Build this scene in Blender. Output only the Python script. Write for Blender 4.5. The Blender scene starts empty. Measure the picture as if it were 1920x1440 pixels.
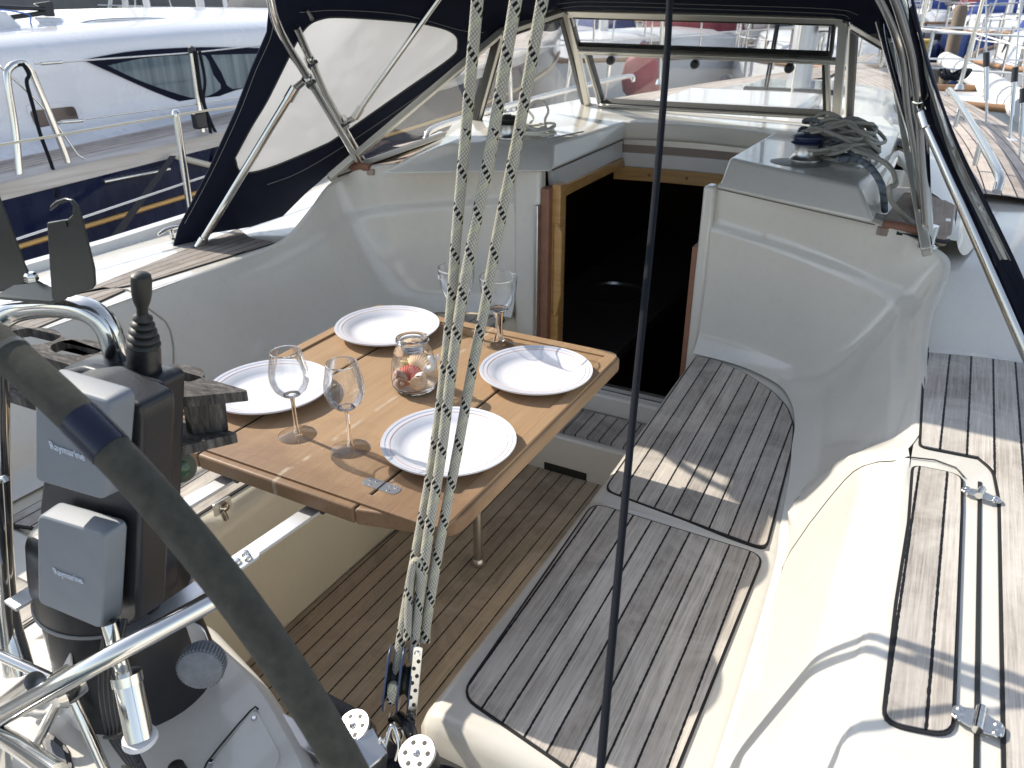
import bpy, bmesh, math, random
from mathutils import Vector, Matrix
R = math.radians
random.seed(7)
scene = bpy.context.scene
COL = scene.collection
V = Vector
# ------------------------------------------------------------------ camera
F = 1467.0
CAM = V((0.0, 0.0, 1.40))
ry = V((1852 - 960, -20 - 720, F)).normalized()
rx = -V((-2030 - 960, 5 - 720, F)); rx = (rx - ry * rx.dot(ry)).normalized()
rz = rx.cross(ry)
if rz.y > 0: rz = -rz
right = V((rx.x, ry.x, rz.x)); down = V((rx.y, ry.y, rz.y)); fwd = V((rx.z, ry.z, rz.z))
cd = bpy.data.cameras.new('camera')
cam = bpy.data.objects.new('camera', cd); COL.objects.link(cam)
cam.matrix_world = Matrix(((right.x, -down.x, -fwd.x, CAM.x), (right.y, -down.y, -fwd.y, CAM.y),
                           (right.z, -down.z, -fwd.z, CAM.z), (0, 0, 0, 1)))
cd.sensor_width = 36; cd.lens = F / 1920 * 36
cd.clip_start = 0.02; cd.clip_end = 3000
cd.dof.use_dof = True; cd.dof.focus_distance = 1.45; cd.dof.aperture_fstop = 11.0
scene.camera = cam
# ------------------------------------------------------------------ world, sun
SUN_EL = 36.0
sdir = V((-math.cos(R(SUN_EL)) * 0.992, math.cos(R(SUN_EL)) * 0.12, math.sin(R(SUN_EL)))).normalized()   # towards the sun
w = bpy.data.worlds.new('World'); scene.world = w; w.use_nodes = True
nt = w.node_tree
sky = nt.nodes.new('ShaderNodeTexSky'); sky.sky_type = 'NISHITA'; sky.sun_disc = False
sky.sun_elevation = R(SUN_EL); sky.sun_rotation = math.atan2(sdir.x, sdir.y)
sky.air_density = 1.0; sky.dust_density = 0.7; sky.ozone_density = 1.0
bg = nt.nodes['Background']; bg.inputs[1].default_value = 0.15
hs = nt.nodes.new('ShaderNodeHueSaturation'); hs.inputs['Saturation'].default_value = 0.62
nt.links.new(sky.outputs[0], hs.inputs['Color']); nt.links.new(hs.outputs[0], bg.inputs[0])
sl = bpy.data.lights.new('sun', 'SUN'); sl.energy = 3.8; sl.angle = R(0.55); sl.color = (1.0, 0.925, 0.81)
so = bpy.data.objects.new('sun', sl); COL.objects.link(so)
so.rotation_euler = sdir.to_track_quat('Z', 'Y').to_euler()
scene.view_settings.view_transform = 'Standard'; scene.view_settings.look = 'None'
scene.view_settings.exposure = 0.62; scene.view_settings.gamma = 1.0
# ------------------------------------------------------------------ finding points: a line of sight met with a plane of the boat
def ray(px, py):
    return right * (px - 960) + down * (py - 720) + fwd * F
def Z(px, py, z): d = ray(px, py); return CAM + d * ((z - CAM.z) / d.z)
def Y(px, py, y): d = ray(px, py); return CAM + d * (y / d.y)
def X(px, py, x): d = ray(px, py); return CAM + d * (x / d.x)
def D(px, py, r): return CAM + ray(px, py).normalized() * r
def PL(px, py, p0, n): d = ray(px, py); return CAM + d * ((p0 - CAM).dot(n) / d.dot(n))
CX = -0.875                                   # the boat's centreline
def mir(p): return V((2 * CX - p[0], p[1], p[2]))
# ------------------------------------------------------------------ objects
def link(name, data, parent=None):
    o = bpy.data.objects.new(name, data); COL.objects.link(o)
    if parent is not None: o.parent = parent
    return o
def thing(name, label, cat, group=None, loc=(0, 0, 0)):
    o = link(name, None); o['label'] = label; o['category'] = cat
    if group: o['group'] = group
    return o
def tag(o, label=None, cat=None, group=None, kind=None):
    if label: o['label'] = label
    if cat: o['category'] = cat
    if group: o['group'] = group
    if kind: o['kind'] = kind
    return o
class G:                                      # gathers geometry for one mesh
    def __init__(s): s.v = []; s.f = []; s.uv = []; s.mi = []
    def add(s, v, f, uv=None, mi=0):
        b = len(s.v); s.v += [tuple(p) for p in v]
        for k, q in enumerate(f):
            s.f.append([b + i for i in q]); s.uv.append(uv[k] if uv else None); s.mi.append(mi)
    def build(s, name, mats, parent=None, smooth=True, bevel=0, seg=2, sub=0, solid=0, angle=35):
        me = bpy.data.meshes.new(name); me.from_pydata(s.v, [], s.f)
        if any(u is not None for u in s.uv):
            l = me.uv_layers.new(name='UVMap'); k = 0
            for fi, q in enumerate(s.f):
                for j in range(len(q)):
                    if s.uv[fi] is not None: l.data[k].uv = s.uv[fi][j]
                    k += 1
        if not isinstance(mats, (list, tuple)): mats = [mats]
        for m in mats: me.materials.append(m)
        for p, i in zip(me.polygons, s.mi): p.material_index = i
        bm = bmesh.new(); bm.from_mesh(me)
        if sub != -1: bmesh.ops.recalc_face_normals(bm, faces=bm.faces)
        bm.to_mesh(me); bm.free()
        if smooth:
            for p in me.polygons: p.use_smooth = True
            if angle < 179:
                try: me.set_sharp_from_angle(angle=R(angle))
                except Exception: pass
        o = link(name, me, parent)
        if solid:
            m = o.modifiers.new('thickness', 'SOLIDIFY'); m.thickness = solid; m.offset = 0
        if bevel:
            m = o.modifiers.new('bevel', 'BEVEL'); m.width = bevel; m.segments = seg; m.limit_method = 'ANGLE'; m.angle_limit = R(35); m.harden_normals = False
        if sub > 0:
            m = o.modifiers.new('sub', 'SUBSURF'); m.levels = sub; m.render_levels = sub
        return o
def cr(pts, n):                               # Catmull-Rom through points (tuples of any length), n steps per span
    pts = [V(p) if len(p) == 3 else tuple(p) for p in pts]
    if not isinstance(pts[0], Vector): pts = [V((p[0], p[1], 0)) if len(p) == 2 else V(p[:3]) for p in pts]
    P = [pts[0] * 2 - pts[1]] + pts + [pts[-1] * 2 - pts[-2]]
    out = []
    for i in range(1, len(P) - 2):
        p0, p1, p2, p3 = P[i - 1:i + 3]
        for k in range(n):
            t = k / n
            out.append(0.5 * ((2 * p1) + (p2 - p0) * t + (2 * p0 - 5 * p1 + 4 * p2 - p3) * t * t + (3 * p1 - p0 - 3 * p2 + p3) * t ** 3))
    out.append(P[-2].copy()); return out
def crs(xs, n):
    return [p.x for p in cr([(x, 0, 0) for x in xs], n)]
def g_tube(g, pts, r, sides=12, closed=False, cap=True, mi=0, sy=1.0, upv=None):
    pts = [V(p) for p in pts]; n = len(pts); rr = r if isinstance(r, (list, tuple)) else [r] * n
    T = []
    for i in range(n):
        if closed: t = pts[(i + 1) % n] - pts[i - 1]
        else: t = pts[min(i + 1, n - 1)] - pts[max(i - 1, 0)]
        if t.length < 1e-9: t = V((0, 0, 1))
        T.append(t.normalized())
    u = V(upv) if upv is not None else (V((0, 0, 1)) if abs(T[0].z) < 0.9 else V((1, 0, 0)))
    u = (u - T[0] * u.dot(T[0])).normalized(); vs = []; L = [0.0]
    for i in range(n):
        if i: u = (u - T[i] * u.dot(T[i])).normalized(); L.append(L[-1] + (pts[i] - pts[i - 1]).length)
        b = T[i].cross(u)
        for k in range(sides):
            a = 2 * math.pi * k / sides
            vs.append(pts[i] + (u * math.cos(a) * sy + b * math.sin(a)) * rr[i])
    fs = []; uv = []; m = n if closed else n - 1
    for i in range(m):
        j = (i + 1) % n; l1 = L[i]; l2 = L[j] if j else L[-1] + (pts[0] - pts[-1]).length
        for k in range(sides):
            k2 = (k + 1) % sides
            fs.append([i * sides + k, i * sides + k2, j * sides + k2, j * sides + k])
            uv.append([(k / sides, l1), ((k + 1) / sides, l1), ((k + 1) / sides, l2), (k / sides, l2)])
    if cap and not closed:
        fs.append(list(range(sides))[::-1]); uv.append([(0.5, 0)] * sides)
        fs.append([(n - 1) * sides + k for k in range(sides)]); uv.append([(0.5, 0)] * sides)
    g.add(vs, fs, uv, mi)
def tube(name, pts, r, mat, parent=None, sides=12, closed=False, n=0, **k):
    if n and isinstance(r, (list, tuple)): r = crs(r, n)
    if n: pts = cr(pts, n) if not closed else cr(list(pts) + [pts[0]], n)[:-1]
    g = G(); g_tube(g, pts, r, sides, closed, **k); return g.build(name, mat, parent, angle=60)
def g_lathe(g, prof, c, axis=(0, 0, 1), sides=32, mi=0, sx=1.0, ref=None):
    axis = V(axis).normalized(); u = V(ref) if ref is not None else (V((1, 0, 0)) if abs(axis.x) < 0.9 else V((0, 1, 0)))
    u = (u - axis * u.dot(axis)).normalized(); b = axis.cross(u); c = V(c); vs = []; fs = []; uv = []
    for r, z in prof:
        for k in range(sides):
            a = 2 * math.pi * k / sides; vs.append(c + axis * z + (u * math.cos(a) * sx + b * math.sin(a)) * max(r, 1e-5))
    for i in range(len(prof) - 1):
        for k in range(sides):
            k2 = (k + 1) % sides; fs.append([i * sides + k, i * sides + k2, (i + 1) * sides + k2, (i + 1) * sides + k])
            uv.append([(k / sides, prof[i][1]), ((k + 1) / sides, prof[i][1]), ((k + 1) / sides, prof[i + 1][1]), (k / sides, prof[i + 1][1])])
    g.add(vs, fs, uv, mi)
def lathe(name, prof, c, mat, parent=None, axis=(0, 0, 1), sides=32, angle=40, **k):
    g = G(); g_lathe(g, prof, c, axis, sides, **k); return g.build(name, mat, parent, angle=angle)
def g_box(g, c, s, M=None, mi=0):
    c = V(c); vs = []
    for dz in (-1, 1):
        for dy in (-1, 1):
            for dx in (-1, 1):
                d = V((dx * s[0] / 2, dy * s[1] / 2, dz * s[2] / 2))
                if M is not None: d = M @ d
                vs.append(c + d)
    g.add(vs, [[0, 2, 3, 1], [4, 5, 7, 6], [0, 1, 5, 4], [2, 6, 7, 3], [0, 4, 6, 2], [1, 3, 7, 5]], None, mi)
def box(name, c, s, mat, parent=None, bevel=0, M=None, seg=2):
    g = G(); g_box(g, c, s, M); return g.build(name, mat, parent, smooth=bevel > 0, bevel=bevel, seg=seg)
def frame(p, q, up):                          # matrix whose x runs p->q, z near up
    x = (V(q) - V(p)).normalized(); u = V(up); z = (u - x * u.dot(x)).normalized(); y = z.cross(x)
    return Matrix(((x.x, y.x, z.x), (x.y, y.y, z.y), (x.z, y.z, z.z)))
def g_bar(g, p, q, w, h, up=(0, 0, 1), mi=0):
    p = V(p); q = V(q); M = frame(p, q, up); g_box(g, (p + q) / 2, ((q - p).length, w, h), M, mi)
def bar(name, p, q, w, h, mat, parent=None, up=(0, 0, 1), bevel=0):
    g = G(); g_bar(g, p, q, w, h, up); return g.build(name, mat, parent, smooth=bevel > 0, bevel=bevel)
def g_prism(g, top, off, mi=0, uvf=None):      # polygon swept by off (down/behind)
    top = [V(p) for p in top]; off = V(off); n = len(top); vs = top + [p + off for p in top]
    fs = [list(range(n)), [2 * n - 1 - i for i in range(n)]] + [[i, i + n, (i + 1) % n + n, (i + 1) % n] for i in range(n)]
    uv = [[uvf(vs[i]) for i in f] for f in fs] if uvf else None
    g.add(vs, fs, uv, mi)
def prism(name, top, off, mat, parent=None, bevel=0, smooth=None, uvf=None, seg=2):
    g = G(); g_prism(g, top, off, 0, uvf); return g.build(name, mat, parent, smooth=bevel > 0, bevel=bevel, seg=seg)
def rounded(poly, r, n=5):                    # round the corners of a closed polygon (Vectors)
    out = []; m = len(poly)
    for i in range(m):
        p = V(poly[i]); a = V(poly[i - 1]); b = V(poly[(i + 1) % m]); rr = r[i] if isinstance(r, (list, tuple)) else r
        if rr <= 0: out.append(p); continue
        da = (a - p); db = (b - p); l = min(rr, da.length * 0.48, db.length * 0.48)
        s = p + da.normalized() * l; e = p + db.normalized() * l
        for k in range(n + 1):
            t = k / n; out.append(s * (1 - t) ** 2 + p * 2 * t * (1 - t) + e * t * t)
    return out
def g_grid(g, rows, uvs=None, mi=0, closeu=False):
    n = len(rows[0]); vs = [p for r in rows for p in r]; fs = []; uv = []
    for i in range(len(rows) - 1):
        for j in range(n - 1 + (1 if closeu else 0)):
            j2 = (j + 1) % n; q = [i * n + j, i * n + j2, (i + 1) * n + j2, (i + 1) * n + j]
            fs.append(q)
            if uvs: uv.append([uvs[a // n][a % n] for a in q])
    g.add(vs, fs, uv if uvs else None, mi)
def grid(name, rows, mat, parent=None, uvs=None, **k):
    g = G(); g_grid(g, rows, uvs); return g.build(name, mat, parent, **k)
def sm(a, b, x):
    t = min(1, max(0, (x - a) / (b - a))); return t * t * (3 - 2 * t)
def lerp(a, b, t): return a + (b - a) * t
# ------------------------------------------------------------------ materials
class MT:
    def __init__(s, name):
        s.m = bpy.data.materials.new(name); s.m.use_nodes = True; s.t = s.m.node_tree
        s.b = s.t.nodes['Principled BSDF']; s.out = s.t.nodes['Material Output']
    def n(s, ty, **k):
        x = s.t.nodes.new(ty)
        for a, b in k.items(): setattr(x, a, b)
        return x
    def l(s, a, b): s.t.links.new(a, b)
    def set(s, **k):
        for a, b in k.items():
            nm = {'col': 'Base Color', 'rough': 'Roughness', 'metal': 'Metallic', 'spec': 'Specular IOR Level', 'coat': 'Coat Weight', 'coatr': 'Coat Roughness', 'trans': 'Transmission Weight', 'ior': 'IOR', 'alpha': 'Alpha', 'sheen': 'Sheen Weight', 'emit': 'Emission Color', 'es': 'Emission Strength'}[a]
            if nm in ('Base Color', 'Emission Color') and len(b) == 3: b = (*b, 1)
            s.b.inputs[nm].default_value = b
        return s
    def math(s, op, a, b=None, c=None):
        x = s.n('ShaderNodeMath', operation=op)
        for i, q in enumerate((a, b, c)):
            if q is None: continue
            if isinstance(q, (int, float)): x.inputs[i].default_value = q
            else: s.l(q, x.inputs[i])
        return x.outputs[0]
    def noise(s, vec, scale, detail=3, rough=0.5, dist=0):
        x = s.n('ShaderNodeTexNoise'); x.inputs['Scale'].default_value = scale; x.inputs['Detail'].default_value = detail
        x.inputs['Roughness'].default_value = rough; x.inputs['Distortion'].default_value = dist
        if vec is not None: s.l(vec, x.inputs['Vector'])
        return x.outputs[0]
    def ramp(s, fac, stops):
        x = s.n('ShaderNodeValToRGB'); e = x.color_ramp.elements
        while len(e) < len(stops): e.new(0.5)
        for q, (p, c) in zip(e, stops): q.position = p; q.color = (*c, 1) if len(c) == 3 else c
        s.l(fac, x.inputs[0]); return x.outputs[0]
    def mix(s, fac, a, b, bt='MIX'):
        x = s.n('ShaderNodeMix', data_type='RGBA', blend_type=bt)
        for i, q in ((0, fac), (6, a), (7, b)):
            if isinstance(q, (int, float)): x.inputs[i].default_value = q
            elif isinstance(q, tuple): x.inputs[i].default_value = (*q, 1) if len(q) == 3 else q
            else: s.l(q, x.inputs[i])
        return x.outputs[2]
    def bump(s, h, strength=0.3, dist=0.001):
        x = s.n('ShaderNodeBump'); x.inputs['Strength'].default_value = strength; x.inputs['Distance'].default_value = dist
        s.l(h, x.inputs['Height']); s.l(x.outputs[0], s.b.inputs['Normal'])
    def geo(s): return s.n('ShaderNodeNewGeometry').outputs['Position']
    def uv(s): return s.n('ShaderNodeUVMap', uv_map='UVMap').outputs[0]
    def scale(s, vec, sc, rot=(0, 0, 0)):
        x = s.n('ShaderNodeMapping'); x.inputs['Scale'].default_value = sc; x.inputs['Rotation'].default_value = rot
        s.l(vec, x.inputs[0]); return x.outputs[0]
def simple(name, col, rough=0.5, metal=0.0, var=0.0, vs=8.0, bump=0.0, bs=60.0, **k):
    t = MT(name); t.set(col=col, rough=rough, metal=metal, **k)
    if var:
        g = t.noise(t.geo(), vs, 5, 0.6)
        c = t.mix(g, tuple(x * (1 - var) for x in col), tuple(min(1, x * (1 + var)) for x in col)); t.l(c, t.b.inputs['Base Color'])
    if bump:
        t.bump(t.noise(t.geo(), bs, 4, 0.6), bump, 0.002)
    return t.m
def gelcoat(name, col, rough=0.16):
    t = MT(name); t.set(rough=rough, spec=0.5, coat=0.5, coatr=0.04)
    g = t.geo(); n1 = t.noise(g, 3.0, 6, 0.65); n2 = t.noise(g, 45, 4, 0.7)
    c = t.mix(n1, tuple(x * 0.93 for x in col), tuple(min(1, x * 1.05) for x in col))
    d = t.ramp(n2, [(0.0, (0.86, 0.84, 0.80)), (0.36, (0.97, 0.965, 0.96)), (0.5, (1, 1, 1))])
    c = t.mix(0.8, c, d, 'MULTIPLY')
    sk = t.ramp(t.noise(g, 130, 4, 0.85), [(0.235, (1, 1, 1)), (0.26, (0, 0, 0))]); sc = t.ramp(t.noise(t.scale(g, (9, 2.5, 14), (.3, .2, .9)), 3.0, 6, 0.8, 1.5), [(0.63, (0, 0, 0)), (0.80, (.5, .5, .5))])
    c = t.mix(t.math('MULTIPLY', sk, 0.5), c, (.18, .15, .11)); c = t.mix(t.math('MULTIPLY', sc, 0.35), c, tuple(x * .62 for x in col))
    t.l(c, t.b.inputs['Base Color'])
    r = t.math('MULTIPLY_ADD', n1, 0.22, rough - 0.05); t.l(r, t.b.inputs['Roughness'])
    t.bump(t.noise(g, 2.2, 2), 0.12, 0.01)
    return t.m
def teak(name, wood, dark, width=0.041, seam=0.0038, caulk=(0.012, 0.012, 0.014), stain=(0.20, 0.13, 0.07), st=0.35, wave=0.0):
    # planks run along v, caulked seams at every width in u (metres)
    t = MT(name); uv = t.uv(); sx = t.n('ShaderNodeSeparateXYZ'); t.l(uv, sx.inputs[0]); u, v = sx.outputs[0], sx.outputs[1]
    if wave:
        u = t.math('ADD', u, t.math('MULTIPLY', t.math('SUBTRACT', t.noise(uv, 6, 1), 0.5), wave))
    a = t.math('DIVIDE', u, width); fl = t.math('FLOOR', a); fr = t.math('FRACT', a)
    dd = t.math('ABSOLUTE', t.math('SUBTRACT', fr, 0.5))
    edge = t.math('ADD', dd, t.math('MULTIPLY', t.math('SUBTRACT', t.noise(uv, 110, 3), 0.5), 0.055))
    mask = t.math('GREATER_THAN', edge, 0.5 - seam / width / 2)
    wn = t.n('ShaderNodeTexWhiteNoise', noise_dimensions='1D'); t.l(fl, wn.inputs['W'])
    cb = t.n('ShaderNodeCombineXYZ'); t.l(u, cb.inputs[0]); t.l(v, cb.inputs[1]); t.l(t.math('MULTIPLY', wn.outputs[0], 7.0), cb.inputs[2])
    gr = t.noise(t.scale(cb.outputs[0], (260, 7, 6)), 1.0, 6, 0.72, 0.6)
    gr2 = t.noise(t.scale(cb.outputs[0], (120, 3.2, 4)), 1.0, 4, 0.6, 1.5)
    pat = t.noise(t.scale(cb.outputs[0], (9, 4, 3)), 1.0, 5, 0.65)
    gm_ = t.math('MULTIPLY_ADD', gr, 2.1, t.math('MULTIPLY_ADD', gr2, 0.7, -0.88)); gm_ = t.math('MINIMUM', t.math('MAXIMUM', gm_, 0.0), 1.0)
    base = t.mix(gm_, dark, wood)
    tone = t.math('MULTIPLY_ADD', wn.outputs[0], 0.42, 0.76)
    cc = t.n('ShaderNodeCombineXYZ')
    for i in range(3): t.l(tone, cc.inputs[i])
    base = t.mix(1.0, base, cc.outputs[0], 'MULTIPLY')
    sp = t.ramp(pat, [(0.45, (0, 0, 0)), (0.75, (st, st, st))])
    base = t.mix(sp, base, stain)
    spk = t.ramp(t.noise(uv, 70, 5, 0.8), [(0.27, (1, 1, 1)), (0.34, (0, 0, 0))])
    base = t.mix(t.math('MULTIPLY', spk, 0.35), base, tuple(x * 0.4 for x in dark))
    bl = t.ramp(t.noise(uv, 5.5, 5, 0.7, 0.8), [(0.42, (0, 0, 0)), (0.70, (.55, .55, .55))]); base = t.mix(bl, base, tuple(min(1, x * 1.22) for x in wood))
    c = t.mix(mask, base, caulk); t.l(c, t.b.inputs['Base Color'])
    t.l(t.math('MULTIPLY_ADD', mask, -0.25, 0.78), t.b.inputs['Roughness'])
    h = t.math('SUBTRACT', t.math('MULTIPLY', gr, 0.5), t.math('MULTIPLY', mask, 0.5)); t.bump(h, 0.55, 0.0012)
    t.set(spec=0.25); return t.m
def rope_mat(name, c1, c2, fleck=(0.01, 0.01, 0.012), yel=(0.60, 0.60, 0.40), strands=12, pitch=0.10, fl=True, ft=0.085):
    t = MT(name); uv = t.uv(); sx = t.n('ShaderNodeSeparateXYZ'); t.l(uv, sx.inputs[0]); u, v = sx.outputs[0], sx.outputs[1]
    vp = t.math('DIVIDE', v, pitch)
    a = t.math('MULTIPLY', t.math('ADD', u, vp), strands); b = t.math('MULTIPLY', t.math('SUBTRACT', u, vp), strands)
    ha = t.math('SINE', t.math('MULTIPLY', a, 2 * math.pi)); hb = t.math('SINE', t.math('MULTIPLY', b, 2 * math.pi))
    fa = t.math('FRACT', a); fb = t.math('FRACT', b)
    da = t.math('MULTIPLY', t.math('PINGPONG', fa, 0.5), 2.0); db = t.math('MULTIPLY', t.math('PINGPONG', fb, 0.5), 2.0)
    chk = t.math('MODULO', t.math('ADD', t.math('FLOOR', a), t.math('FLOOR', b)), 2.0)
    chk = t.math('ABSOLUTE', chk)
    h = t.math('MULTIPLY', da, db)
    col = t.mix(t.math('POWER', h, 0.6), c2, c1)
    if fl:
        fra = t.math('FRACT', t.math('ADD', t.math('DIVIDE', t.math('FLOOR', a), strands), 0.001))
        m1 = t.math('LESS_THAN', fra, ft)
        par = t.math('LESS_THAN', t.math('ABSOLUTE', t.math('MODULO', t.math('FLOOR', b), 2.0)), 0.5)
        mk = t.math('MULTIPLY', m1, par)
        frb = t.math('FRACT', t.math('ADD', t.math('DIVIDE', t.math('FLOOR', b), strands), 0.26))
        y1 = t.math('MULTIPLY', t.math('LESS_THAN', frb, 0.17), 0.45)
        col = t.mix(y1, col, yel)
        col = t.mix(mk, col, fleck)
    n = t.noise(t.geo(), 300, 3); col = t.mix(0.35, col, t.ramp(n, [(0.3, (0.5, 0.5, 0.5)), (0.7, (1, 1, 1))]), 'MULTIPLY')
    t.l(col, t.b.inputs['Base Color']); t.set(rough=0.85, spec=0.2); t.bump(h, 0.9, 0.0012)
    return t.m
def thin_glass(name, tint=(0.96, 0.97, 0.98), dirt=0.04, rough=0.02, base=0.05, edge=0.0, fk=0.7):
    t = MT(name); t.t.nodes.remove(t.b)
    tr = t.n('ShaderNodeBsdfTransparent'); tr.inputs[0].default_value = (*tint, 1)
    gl = t.n('ShaderNodeBsdfGlossy'); gl.inputs['Roughness'].default_value = rough
    lw = t.n('ShaderNodeLayerWeight'); lw.inputs[0].default_value = 0.3
    fc = t.math('MULTIPLY_ADD', t.math('POWER', lw.outputs['Fresnel'], 1.0), fk, base)
    mx = t.n('ShaderNodeMixShader'); t.l(t.math('MINIMUM', fc, 0.95), mx.inputs[0]); t.l(tr.outputs[0], mx.inputs[1]); t.l(gl.outputs[0], mx.inputs[2])
    last = mx.outputs[0]
    if edge:
        c = t.mix(t.math('POWER', lw.outputs['Facing'], 3.0), tint, tuple(x * (1 - edge) for x in tint)); t.l(c, tr.inputs[0])
    if dirt:
        df = t.n('ShaderNodeBsdfDiffuse'); df.inputs[0].default_value = (0.8, 0.8, 0.78, 1)
        tl = t.n('ShaderNodeBsdfTranslucent'); tl.inputs[0].default_value = (0.8, 0.8, 0.78, 1)
        ad = t.n('ShaderNodeMixShader'); ad.inputs[0].default_value = 0.5; t.l(df.outputs[0], ad.inputs[1]); t.l(tl.outputs[0], ad.inputs[2])
        m2 = t.n('ShaderNodeMixShader'); nn = t.noise(t.geo(), 40, 6, 0.75)
        t.l(t.math('MULTIPLY', t.ramp(nn, [(0.4, (0.4, 0.4, 0.4)), (0.68, (1.8, 1.8, 1.8))]), dirt), m2.inputs[0])
        t.l(last, m2.inputs[1]); t.l(ad.outputs[0], m2.inputs[2]); last = m2.outputs[0]
    t.l(last, t.out.inputs[0]); return t.m
GEL = gelcoat('gelcoat', (0.73, 0.70, 0.63), 0.13)
GELW = gelcoat('gelcoat_white', (0.79, 0.79, 0.78), 0.15)
GEL_BOUNCE = gelcoat('gelcoat_bounce_tint', (0.70, 0.64, 0.50), 0.3)  # same gelcoat, with the port well's warm bounce light put into its colour
TEAK = teak('weathered_teak', (0.66, 0.61, 0.545), (0.24, 0.215, 0.19))
TEAKF = teak('sole_teak', (0.52, 0.43, 0.32), (0.29, 0.235, 0.17), 0.042, 0.0036, st=0.2)
TEAKD = teak('deck_teak', (0.62, 0.55, 0.49), (0.40, 0.34, 0.30), 0.044, 0.0045)
CAULK = simple('black_caulk', (0.012, 0.012, 0.013), 0.55)
SS = simple('stainless', (0.70, 0.69, 0.66), 0.13, 1.0, var=0.05)
SSB = simple('brushed_steel', (0.62, 0.62, 0.61), 0.32, 1.0, var=0.08, vs=30)
ALU = simple('window_aluminium', (0.58, 0.56, 0.50), 0.38, 0.55, var=0.05)
BARAL = simple('flat_aluminium', (0.72, 0.73, 0.75), 0.42, 0.75, var=0.06, vs=20)
RUB = simple('black_rubber', (0.02, 0.021, 0.018), 0.5)
BLK = simple('black_plastic', (0.016, 0.017, 0.021), 0.38, var=0.25, vs=12, bump=0.15, bs=220)
NAVY = simple('navy_canvas', (0.010, 0.014, 0.030), 0.85, var=0.3, vs=20, bump=0.8, bs=26, spec=0.2)
NAVYG = simple('navy_gloss_plastic', (0.02, 0.035, 0.09), 0.3)
STITCH = simple('pale_stitching', (0.30, 0.30, 0.28), 0.8)
GREYP = simple('grey_plastic', (0.185, 0.205, 0.235), 0.55, var=0.12, vs=22, bump=0.12, bs=500)
BLACKROPE = rope_mat('black_rope', (0.03, 0.035, 0.05), (0.004, 0.005, 0.008), strands=12, pitch=0.03, fl=False)
ROPE = rope_mat('braided_rope', (0.80, 0.77, 0.68), (0.24, 0.22, 0.17), pitch=0.056, strands=10, ft=.11)
LINE = rope_mat('grey_line', (0.78, 0.76, 0.70), (0.36, 0.35, 0.30), pitch=0.03, fl=False)
LINEB = rope_mat('blue_fleck_line', (0.42, 0.45, 0.48), (0.16, 0.18, 0.2), fleck=(0.02, 0.06, 0.14), yel=(0.12, 0.22, 0.32), pitch=0.03, ft=0.26)
LINEW = simple('white_cord', (0.74, 0.72, 0.64), 0.7)
SUEDE = simple('grey_green_suede', (0.080, 0.078, 0.062), 0.95, var=0.6, vs=90, bump=0.9, bs=1400, spec=0.1, sheen=0.12)
# ================================================================== setting
WATER = MT('harbour_water'); WATER.set(col=(0.02, 0.045, 0.05), rough=0.06, spec=0.6)
WATER.bump(WATER.noise(WATER.geo(), 2.2, 5, 0.6, 0.5), 0.6, 0.06)
WL = -0.75
tag(grid('water', [[V((x, y, WL)) for x in (-400, -60, -10, 10, 60, 400)] for y in (-200, -10, 20, 60, 600)], WATER.m), kind='structure')
# ================================================================== the yacht
Yt = thing('sailing_yacht', 'cream sailing yacht with open teak cockpit and grey weathered seats in the foreground', 'sailing yacht')
# --- hull, sheer line out to the bow
def half(y):                                   # half beam at y
    return 1.42 * max(0.0, 1 - (max(y - 1.0, 0) / 7.05) ** 2.8) if y > 1 else 1.42 - 0.012 * (1 - y) ** 2
ys = [-2.5, -1.5, -0.5, 0.5, 1.5, 2.5, 3.5, 4.5, 5.5, 6.5, 7.1, 7.6, 7.9, 8.03]
def deckz(y): return 0.675 if y < 1.8 else 0.675 + 0.03 * sm(1.8, 2.2, y) + 0.002 * max(0, y - 2)
for s, nm in ((-1, 'p'), (1, 's')):
    rows = []
    for y in ys:
        h = half(y); zt = deckz(y) + 0.035
        rows.append([V((CX + s * (h - 0.045), y, zt - 0.04)), V((CX + s * (h - 0.04), y, zt)), V((CX + s * (h - 0.012), y, zt + 0.004)), V((CX + s * h, y, zt - 0.02)), V((CX + s * (h + 0.01), y, 0.45)), V((CX + s * (h - 0.02), y, 0.1)), V((CX + s * h * 0.93, y, -0.35)), V((CX + s * h * 0.8, y, -0.8)), V((CX + s * h * 0.3, y, -1.1))])
    grid('hull_side', rows, GELW, Yt)
# --- floor of the cockpit
def uvx(p): return (p.x, p.y)
FZ = 0.0
fl = [V((-1.215, -0.4, FZ)), V((-0.53, -0.4, FZ)), V((-0.56, 1.0, FZ)), V((-0.60, 1.957, FZ)), V((-1.16, 1.957, FZ)), V((-1.19, 1.3, FZ))]
def uvfloor(p):                                # planks follow the run of the sole
    t = (p.y - 0.9); return ((p.x + 0.80) + 0.0 * t, p.y)
prism('cockpit_sole', fl, (0, 0, -0.03), TEAKF, Yt, uvf=uvfloor)
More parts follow.
